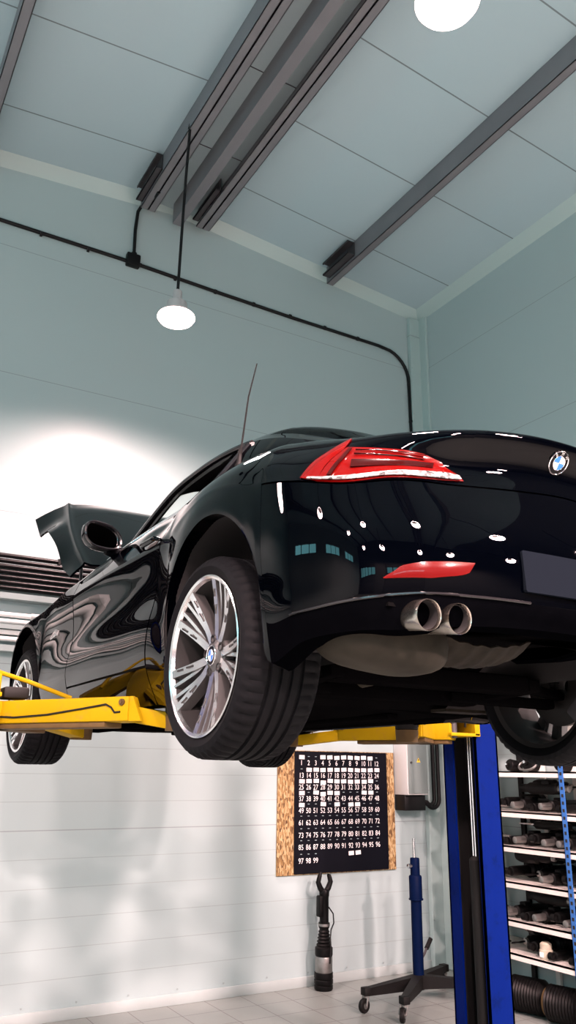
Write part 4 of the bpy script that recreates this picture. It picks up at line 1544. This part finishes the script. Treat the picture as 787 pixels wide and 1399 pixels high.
TAGGED = {0: (0, 3, 4, 5, 6, 7, 8, 9, 10), 1: range(1, 12), 2: range(0, 11), 3: (0, 2, 3, 4, 5, 9, 10), 4: (0, 3, 5, 7, 8), 8: (7, 8)}
first = None
for r, cs in TAGGED.items():
    for c in cs:
        x, z = 3.80 + c * .0725 - bx, ROWZ[r] + .335 + .051
        if first is None:
            g = G()
            g.box(-.027, .027, -.0022, 0, -.0165, .0165, M['card'], bevel=.0008)
            first = o = g.build('number_card', NB, 0)
        else:
            o = copy_tree(first, NB)
        o.location = (x + random.uniform(-.002, .002), -.037, z + random.uniform(-.004, .003) - (.008 if (r, c) in ((3, 3), (2, 3)) else 0))
        o.rotation_euler = (0, random.uniform(-.07, .07), 0)

# ------------------------------------------------------------------ electrical cabinet and cables
EC = empty('electrical_cabinet', (4.905, YB, H - .20))
tag(EC, 'grey electrical cabinet on the wall beside the number board', 'cabinet')
g = G()
g.box(-.088, .145, -.20, -.002, 0, .62, M['cabinet_side'], bevel=.004)
g.build('enclosure', EC, 30)
g = G()
g.box(-.078, .138, -.212, -.2005, .012, .608, M['cabinet'], bevel=.003)
d = g.build('door', EC, 30)
g = G()
xf = Matrix.Translation((.036, -.2125, .30)) @ FACE
g.prism([(-.022, -.018), (.022, -.018), (0, .022)], xf, .001, M['sign_yellow'])
g.add([xf @ Vector(p) for p in ((-.003, .012, .0015), (.004, .010, .0015), (-.001, 0, .0015), (.005, .001, .0015), (-.003, -.013, .0015), (-.001, -.003, .0015), (-.006, -.002, .0015))], [(0, 1, 3, 5), (0, 5, 6), (3, 4, 5)], M['emblem_black'])
g.build('warning_sign', d, 0)
g = G()
g.lathe([(.009, 0), (.009, .012), (.006, .012)], M['steel_dark'], axis_xf((-.052, -.212, .28), (0, -1, 0)), 12)
g.build('lock', d, 30)
o = G().box(-.088, .15, -.155, -.003, -.135, -.003, M['cable'], bevel=.006).build('cable_trunking', None, 30, loc=(4.905, YB, H - .20))
tag(o, 'black cable trunking fixed to the wall under the grey cabinet', 'trunking')


def cable(name, pts, r, label, cat, group=None, mat=None, clips=None):
    g = G()
    g.tube(pts, r, mat or M['cable'], 10)
    o = g.build(name, None, 60)
    tag(o, label, cat, group)
    return o


def arc(c, r, a0, a1, n, ax=(1, 0, 0), ay=(0, 0, 1)):
    ax, ay, c = Vector(ax), Vector(ay), Vector(c)
    return [c + r * (math.cos(a) * ax + math.sin(a) * ay) for a in np.linspace(a0, a1, n)]


for dx, lab in ((0, 'thick black hose looping right of the grey cabinet, outer one'), (-.055, 'thick black hose looping right of the grey cabinet, inner one')):
    x1 = 5.235 + dx
    q = YB - .13
    pts = [(x1, q, H + 1.5), (x1, q, H + .5), (x1, q, H - .17)] + arc((x1 - .075 - dx * .5, q, H - .24), .075 + dx * .5, 0, -PI * .8, 9) + [(x1 - .19 - dx, q + .05, H - .245)]
    cable('cable_hose', pts, .019, lab, 'hose', 'hoses beside the cabinet')

# conduit along the back wall with its clips, junction box and riser
pts = [(XL + .05, YB - .02, H + 4.47), (.78, YB - .02, H + 4.445), (1.93, YB - .02, H + 4.445), (2.85, YB - .02, H + 4.42), (3.7, YB - .02, H + 4.405), (4.75, YB - .02, H + 4.405)]
pts += [(5.155 - .33 + .33 * math.sin(a), YB - .02, H + 4.40 - .33 + .33 * math.cos(a)) for a in np.linspace(.25, PI / 2, 8)]
pts += [(5.165, YB - .02, H + 3.4), (5.165, YB - .02, H + 1.2), (5.15, YB - .02, H + .30)]
cond = cable('wall_conduit', pts, .017, 'long black conduit clipped along the upper back wall', 'conduit')
for x in np.arange(-5.6, 4.8, .42):
    G().lathe([(.023, -.010), (.023, .010)], M['cable'], axis_xf((x, YB - .02, H + 4.43 - .008 * (x - 1.5)), (1, 0, 0)), 10).build('clip', cond, 40)
for z in (3.6, 2.9, 2.2, 1.5):
    G().lathe([(.023, -.010), (.023, .010)], M['cable'], axis_xf((5.165, YB - .02, H + z), (0, 0, 1)), 10).build('clip', cond, 40)
g = G()
g.box(-.065, .065, -.06, 0, -.065, .065, M['cable'], bevel=.012)
jb = g.build('junction_box', None, 40, loc=(1.955, YB, H + 4.46))
tag(jb, 'small black junction box on the upper wall conduit', 'junction box')
g = G()
g.lathe([(.026, 0), (.026, .02)], M['cable'], Matrix.Translation((.005, -.03, .062)), 14)
g.lathe([(.02, 0), (.02, .02)], M['cable'], axis_xf((.062, -.025, -.02), (1, 0, 0)), 14)
g.build('cable_gland', jb, 40)
cable('cable_riser', [(1.96, YB - .03, H + 4.52), (1.955, YB - .025, H + 4.8), (1.965, YB - .03, H + 5.0), (1.985, YB - .06, H + 5.05), (2.02, YB - .16, H + 5.03), (2.03, YB - .4, H + 4.995)], .016,
      'black cable rising from the junction box to the roof beams', 'cable')

# pipes on the left part of the back wall
XP0, XP1 = -5.5, 4.6
ordinals = ['topmost', 'second', 'third', 'fourth', 'fifth', 'sixth', 'lowest']
for i in range(7):
    z = H + 1.530 - .041 * i
    g = G()
    g.tube([(XP0, YB - .075, z), (XP1, YB - .075, z)], .0185, M['pipe_dark'], 12)
    o = g.build('dark_pipe', None, 60)
    tag(o, 'thin dark pipe on the back wall, %s of the dark row behind the bonnet' % ordinals[i], 'pipe', 'dark pipes on the back wall')
    if i == 0:
        for x in np.arange(-4.8, 4.5, .9):
            G().box(x + .035, x + .055, YB - .095, YB - .055, z - .0215, z + .024, M['cable']).build('pipe_clip', o, 0)
ordinals = ['topmost', 'second', 'third', 'lowest']
for i, z in enumerate((1.085, 1.035, .955, .905)):
    g = G()
    g.tube([(XP0, YB - .07, H + z), (XP1, YB - .07, H + z)], .0185, M['pipe_white'], 12)
    o = g.build('white_pipe', None, 60)
    tag(o, 'white pipe on the back wall, %s of the pale row beside the front wheel' % ordinals[i], 'pipe', 'white pipes on the back wall')
    if i in (0, 2):
        for x in np.arange(-4.7, 4.4, 1.22):
            G().lathe([(.024, -.045), (.024, .045)], M['cabinet_side'], axis_xf((x + .02, YB - .07, H + z), (1, 0, 0)), 14).build('coupler', o, 40)
for i, (z, hh, lab) in enumerate(((1.222, .045, 'grey cable tray just under the dark pipes'), (.992, .032, 'narrow grey cable tray between the white pipes'), (.835, .045, 'grey cable tray under the lowest white pipe'))):
    g = G()
    g.box(XP0, XP1, YB - .10, YB - .002, H + z - hh / 2, H + z - hh / 2 + .004, M['tray'])
    g.box(XP0, XP1, YB - .104, YB - .10, H + z - hh / 2, H + z + hh / 2, M['tray'])
    g.box(XP0, XP1, YB - .006, YB - .002, H + z - hh / 2, H + z + hh / 2, M['tray'])
    o = g.build('cable_tray', None, 0)
    tag(o, lab, 'cable tray', 'cable trays on the back wall')

# ------------------------------------------------------------------ air suspension strut on the floor
AS = empty('air_strut', (3.945, YB - .15, 0), (.02, 0, 0))
tag(AS, 'black air suspension strut standing on the floor under the number board', 'air strut')
g = G()
g.lathe([(.068, 0), (.075, .012), (.075, .035), (.069, .04), (.076, .05), (.076, .075), (.070, .08), (.076, .09), (.074, .128)], M['strut_black'], seg=30)
g.build('base_mount', AS)
g = G()
g.lathe([(.068, .128), (.070, .135), (.070, .235), (.066, .245)], M['alu'], seg=30, caps=False)
g.build('aluminium_band', AS)
g = G()
prof = [(.066, .240), (.072, .255), (.072, .305), (.058, .315)]
for i in range(5):
    prof += [(.062 - .004 * i, .325 + .024 * i), (.049 - .003 * i, .337 + .024 * i)]
prof += [(.040, .45)]
g.lathe(prof, M['strut_black'], seg=30)
g.build('bellows', AS)
g = G()
g.lathe([(.044, .45), (.046, .46), (.046, .485), (.037, .49), (.037, .68), (.041, .685), (.041, .72), (.033, .735)], M['strut_black'], seg=24)
g.box(-.062, -.02, -.03, .03, .53, .69, M['strut_black'], bevel=.01)
g.build('damper_tube', AS)
g = G()
g.lathe([(.038, .46), (.0475, .462), (.0475, .480), (.038, .482)], M['alu'], seg=24)
g.build('clamp_ring', AS)
g = G()
for s, h in ((-1, .865), (1, .84)):
    g.tube([(s * .012, 0, .71), (s * .040, 0, .745), (s * .060, 0, .79), (s * .046, 0, .835), (s * .034, 0, h)], [.024, .023, .021, .018, .012], M['strut_black'], 12)
g.build('fork', AS)
g = G()
g.tube([(.036, -.01, .60), (.075, -.02, .55), (.082, -.02, .48), (.055, -.02, .43), (.03, -.05, .38), (.02, -.073, .32), (.01, -.074, .20)], .0055, M['cable'], 8)
g.build('air_hose', AS)

# ------------------------------------------------------------------ transmission jack
TJ = empty('transmission_jack', (4.47, 5.60, 0))
tag(TJ, 'blue telescopic transmission jack on castors beside the lift post', 'jack')
g = G()
g.lathe([(.043, .06), (.043, .72)], M['jack_blue'], seg=24)
g.lathe([(.052, .69), (.052, .86), (.046, .87)], M['jack_blue'], seg=24)
g.lathe([(.058, .69), (.058, .70)], M['jack_blue'], seg=24)
g.build('column', TJ)
g = G()
g.lathe([(.038, .86), (.038, .99), (.034, 1.00), (.018, 1.003)], M['jack_blue'], seg=24)
g.lathe([(.014, -.02), (.018, .0), (.018, .03), (.010, .032)], M['chrome'], axis_xf((-.04, 0, .94), (-1, 0, 0)), 14)
g.build('upper_tube', TJ)
g = G()
for y in (-.008, .012):
    g.lathe([(.009, 1.0), (.009, 1.145)], M['chrome'], Matrix.Translation((-.004 + y * .6, y, 0)), 12)
g.build('piston_rod', TJ)
castors = [(-.60, -.14), (-.50, -.46), (.40, .17), (.27, -.31)]
for i, (x, y) in enumerate(castors):
    g = G()
    d = Vector((x, y, 0)).normalized()
    g.beam(d * .03 + Vector((0, 0, .115)), (x, y, .135), .075, .095, M['rubber'], w2=.05, h2=.05)
    g.box(x - .03, x + .03, y - .03, y + .03, .112, .165, M['rubber'], bevel=.006)
    leg = g.build('leg', TJ, 30)
    g = G()
    a = axis_xf((x - .02, y, .048), (d.y, -d.x, 0))
    g.lathe([(.008, -.016), (.044, -.016), (.048, -.010), (.048, .010), (.044, .016), (.008, .016)], M['rubber'], a, 22)
    g.lathe([(.012, -.019), (.020, -.019), (.020, .019), (.012, .019)], M['alu'], a, 14)
    g.tube([(x - .02 + d.y * .024, y - d.x * .024, .048), (x - .005 + d.y * .024, y - d.x * .024, .11)], .008, M['alu'], 8)
    g.tube([(x - .02 - d.y * .024, y + d.x * .024, .048), (x - .005 - d.y * .024, y + d.x * .024, .11)], .008, M['alu'], 8)
    g.lathe([(.022, .098), (.022, .114)], M['alu'], Matrix.Translation((x, y, 0)), 14)
    g.build('castor', leg, 30)
g = G()
g.tube([(.03, .05, .20), (.14, .09, .28), (.19, .11, .33)], .010, M['steel_dark'], 8)
g.tube([(.17, .10, .312), (.24, .13, .37)], .018, M['rubber'], 10)
g.build('pump_handle', TJ)

# ------------------------------------------------------------------ shelving along the right wall
SX0, SX1 = 4.80, 5.29
LEVELS = [.012, -.280, -.528, -.778, -1.040, -1.262]
SU = empty('shelving_unit', (SX0, 4.30, 0))
tag(SU, 'white shelving along the right wall loaded with black shock absorbers', 'shelving')
SYS = (5.46, 4.30, 3.10)
for i, z in enumerate(LEVELS + [.62]):
    g = G()
    zt = H + z
    g.box(0, SX1 - SX0, SYS[2] - 4.30, SYS[0] - 4.30, zt - .012, zt, M['shelf_white'])
    g.box(0, .012, SYS[2] - 4.30, SYS[0] - 4.30, zt - .042, zt, M['shelf_white'])
    g.box(SX1 - SX0 - .012, SX1 - SX0, SYS[2] - 4.30, SYS[0] - 4.30, zt - .042, zt, M['shelf_white'])
    g.build('shelf', SU, 0)
for y in SYS:
    for x, mat in ((-.012, 'shelf_blue'), (SX1 - SX0 - .03, 'rubber')):
        g = G()
        w = .045
        g.box(x, x + .004, y - 4.30 - w / 2, y - 4.30 + w / 2, 0, H + .75, M[mat])
        g.box(x, x + .042, y - 4.30 + w / 2 - .004, y - 4.30 + w / 2, 0, H + .75, M[mat])
        for z in np.arange(.1, H + .7, .05):
            g.box(x - .0012, x, y - 4.30 - .010, y - 4.30 + .008, z, z + .022, M['inner'])
        g.build('upright', SU, 0)
for y in (4.62, 4.95, 5.2):
    G().box(SX1 - SX0 + .004, SX1 - SX0 + .03, y - 4.30 - .02, y - 4.30 + .02, 0, H + .7, M['shelf_white'] if y < 5 else M['rubber']).build('back_rail', SU, 0)


def shock(kind):
    """lies along +x with its eye end at x = 0; radius about .03 to .06"""
    t = empty('shock_absorber')
    X = axis_xf((0, 0, 0), (1, 0, 0))
    def lat(name, prof, mat, seg=18):
        g = G()
        g.lathe(prof, M[mat], X, seg)
        return g.build(name, t, 35)
    def eye(mat='strut_black', r=.026, x=0.0):
        g = G()
        g.lathe([(r, -.018), (r, .018), (r * .5, .020), (r * .5, -.020)], M[mat], axis_xf((x, 0, 0), (0, 1, 0)), 20, closed=True)
        g.lathe([(r * .5, -.016), (r * .5, .016)], M['rubber'], axis_xf((x, 0, 0), (0, 1, 0)), 14)
        return g.build('bushing', t, 35)
    if kind == 0:      # damper with plain rod
        eye()
        lat('tube', [(.012, .02), (.028, .03), (.030, .05), (.030, .30), (.024, .31)], 'strut_black')
        lat('rod', [(.007, .31), (.007, .44), (.005, .45), (.005, .48)], 'chrome', 12)
    elif kind == 1:    # air strut with bellows
        eye()
        lat('tube', [(.012, .02), (.034, .03), (.036, .06), (.036, .22)], 'strut_black')
        prof = [(.036, .21)]
        for i in range(5):
            prof += [(.056, .225 + .03 * i), (.047, .24 + .03 * i)]
        lat('bellows', prof + [(.06, .375), (.06, .43), (.035, .44)], 'strut_black', 22)
        lat('mount', [(.035, .44), (.05, .445), (.05, .47), (.012, .48)], 'alu', 20)
    elif kind == 2:    # strut with thin rod pointing out
        lat('rod', [(.004, -.10), (.007, -.09), (.007, .05)], 'strut_black', 12)
        lat('bushing', [(.012, .03), (.022, .035), (.022, .06), (.012, .065)], 'alu', 16)
        lat('tube', [(.020, .06), (.038, .09), (.040, .16), (.030, .17), (.052, .20), (.054, .36), (.045, .40)], 'strut_black', 22)
    elif kind == 3:    # strut with bright end cap
        lat('end_cap', [(.014, -.05), (.024, -.045), (.026, .05), (.018, .06)], 'alu', 20)
        lat('tube', [(.026, .05), (.040, .06), (.043, .12), (.043, .33), (.030, .36), (.030, .42)], 'strut_black', 20)
        g = G()
        g.box(.12, .2, -.03, .03, .03, .06, M['strut_black'], bevel=.008)
        g.build('bracket', t, 30)
    return t


protos = {}


def put_shock(kind, loc, yaw, label, roll=0.0, tilt=0.0, group=None):
    if kind not in protos:
        o = protos[kind] = shock(kind)
    else:
        o = copy_tree(protos[kind])
    o.location = loc
    o.rotation_euler = (roll, tilt, yaw)
    tag(o, label, 'shock absorber', group)


kinds = {0: 'slim damper with bare rod', 1: 'ribbed air strut', 2: 'strut with thin rod', 3: 'strut with bright end'}
shelfname = ['top', 'second', 'third', 'fourth', 'fifth', 'lowest']
posname = ['first', 'second', 'third', 'fourth', 'fifth', 'sixth', 'seventh', 'eighth', 'ninth']
RAD = {0: .031, 1: .061, 2: .056, 3: .044}
LAY = {1: (3, [1, 3, 0, 3, 0]), 2: (3, [0, 3, 1, 3, 3]), 3: (2, [1, 2, 3, 1]), 4: (3, [3, 0, 3, 1, 3]), 5: (2, [2, 1, 0, 0])}
for sh, (lead, row) in LAY.items():
    zs = H + LEVELS[sh] + .001
    y = 5.40
    put_shock(lead, (SX0 + .07, 4.97 if lead != 2 else 5.08, zs + RAD[lead] + .004), 1.5 if lead != 2 else 1.52, 'black %s lying lengthwise at the left end of the %s shelf' % (kinds[lead], shelfname[sh]), group='shock absorbers on the white shelves')
    step = .56 / max(1, len(row) - 1)
    for k, kind in enumerate(row):
        y = 4.93 - k * step
        put_shock(kind, (SX0 + (.03 if kind != 2 else .12), y, zs + RAD[kind] + .003), random.uniform(-.05, .05), 'black %s pointing out of the %s shelf, %s from the left' % (kinds[kind], shelfname[sh], posname[k]), group='shock absorbers on the white shelves')
    kind = (1, 2, 1, 2, 1, 1)[sh]
    put_shock((1, 3, 1, 2, 3, 1)[sh] if sh != 2 else 0, (SX0 + .13, 4.40 + .11 * (sh in (3,)), zs + .125 + RAD[(1, 3, 1, 2, 3, 1)[sh] if sh != 2 else 0]), 1.56, 'black %s across the front of the pile, %s shelf' % (kinds[(1, 3, 1, 2, 3, 1)[sh] if sh != 2 else 0], shelfname[sh]), group='shock absorbers on the white shelves')
    put_shock(kind, (SX0 + .30, 4.44, zs + .125 + RAD[kind]), 1.57, 'black %s across the back of the pile, %s shelf' % (kinds[kind], shelfname[sh]), group='shock absorbers on the white shelves')

# hubs and belts on the top shelf
for k, (y, dx, r, lab) in enumerate(((4.86, .07, .045, 'small round black hub on the top shelf, nearest the post'), (4.70, .10, .062, 'larger round black hub on the top shelf under the raised tyre'), (4.42, .14, .06, 'round black hub on the top shelf close to the blue upright'))):
    g = G()
    xf = axis_xf((SX0 + dx, y, H + LEVELS[0] + r), (-1, 0, .15))
    g.lathe([(.0, .05), (r * .35, .05), (r * .38, .03), (r * .85, .025), (r, .015), (r, -.06), (0, -.06)], M['strut_black'], xf, 26)
    o = g.build('wheel_hub', None, 35)
    tag(o, lab, 'hub', 'hubs on the top shelf')
    g = G()
    g.lathe([(0, .058), (r * .18, .058), (r * .20, .045)], M['chrome'], xf, 16)
    g.build('hub_nut', o, 35)
g = G()
ring = [(SX0 + .04 + .03 * math.sin(a), 4.66 + .085 * math.cos(a), H + LEVELS[0] + .045 + .036 * math.sin(a)) for a in np.linspace(0, 2 * PI, 33)]
g.tube(ring, .008, M['alu'], 8)
o = g.build('hose_clamp', None, 60)
tag(o, 'bright metal hose ring lying on the top shelf', 'clamp')

# on the sixth shelf and the floor below
g = G()
g.lathe([(.044, 0), (.047, .008), (.047, .06), (.041, .066), (.041, .10), (.026, .112)], M['beige'], seg=24)
o = g.build('beige_canister', None, 35, loc=(SX0 + .06, 4.635, H + LEVELS[5]))
tag(o, 'beige canister standing at the front of the lowest shelf', 'canister')
G().box(-.0485, -.0455, -.018, .018, .018, .05, M['card'], bevel=.001).build('paper_label', o, 0)
for k, (y, dx, lab) in enumerate(((4.86, .10, 'ribbed black air spring lying on the floor under the shelves, left one'), (4.53, .12, 'ribbed black air spring lying on the floor under the shelves, right one'))):
    t = empty('air_spring', (SX0 + dx, y, .125), (0, 0, -1.3))
    tag(t, lab, 'air spring', 'air springs on the floor')
    X = axis_xf((0, 0, 0), (1, 0, 0))
    g = G()
    prof = [(.085, -.13)]
    for i in range(11):
        prof += [(.118, -.125 + .023 * i), (.108, -.114 + .023 * i)]
    g.lathe(prof + [(.085, .14)], M['strut_black'], X, 30)
    g.build('bellows', t, 30)
    g = G()
    g.lathe([(.03, -.16), (.09, -.155), (.092, -.125), (.04, -.12)], M['rust'], X, 26)
    g.build('end_plate', t, 30)
for k, (kind, y, dx, yaw, z, lab) in enumerate(((3, 5.30, .03, -.15, .045, 'black strut with a bright metal end on the floor, leftmost under the shelves'),
                                                 (1, 5.14, .03, -.1, .062, 'black air strut with ribbed bellows on the floor beside the post foot'),
                                                 (2, 4.36, .12, -.2, .056, 'black strut with a thin rod on the floor by the blue upright'))):
    put_shock(kind, (SX0 + dx, y, z), yaw, lab, group='struts on the floor under the shelves')
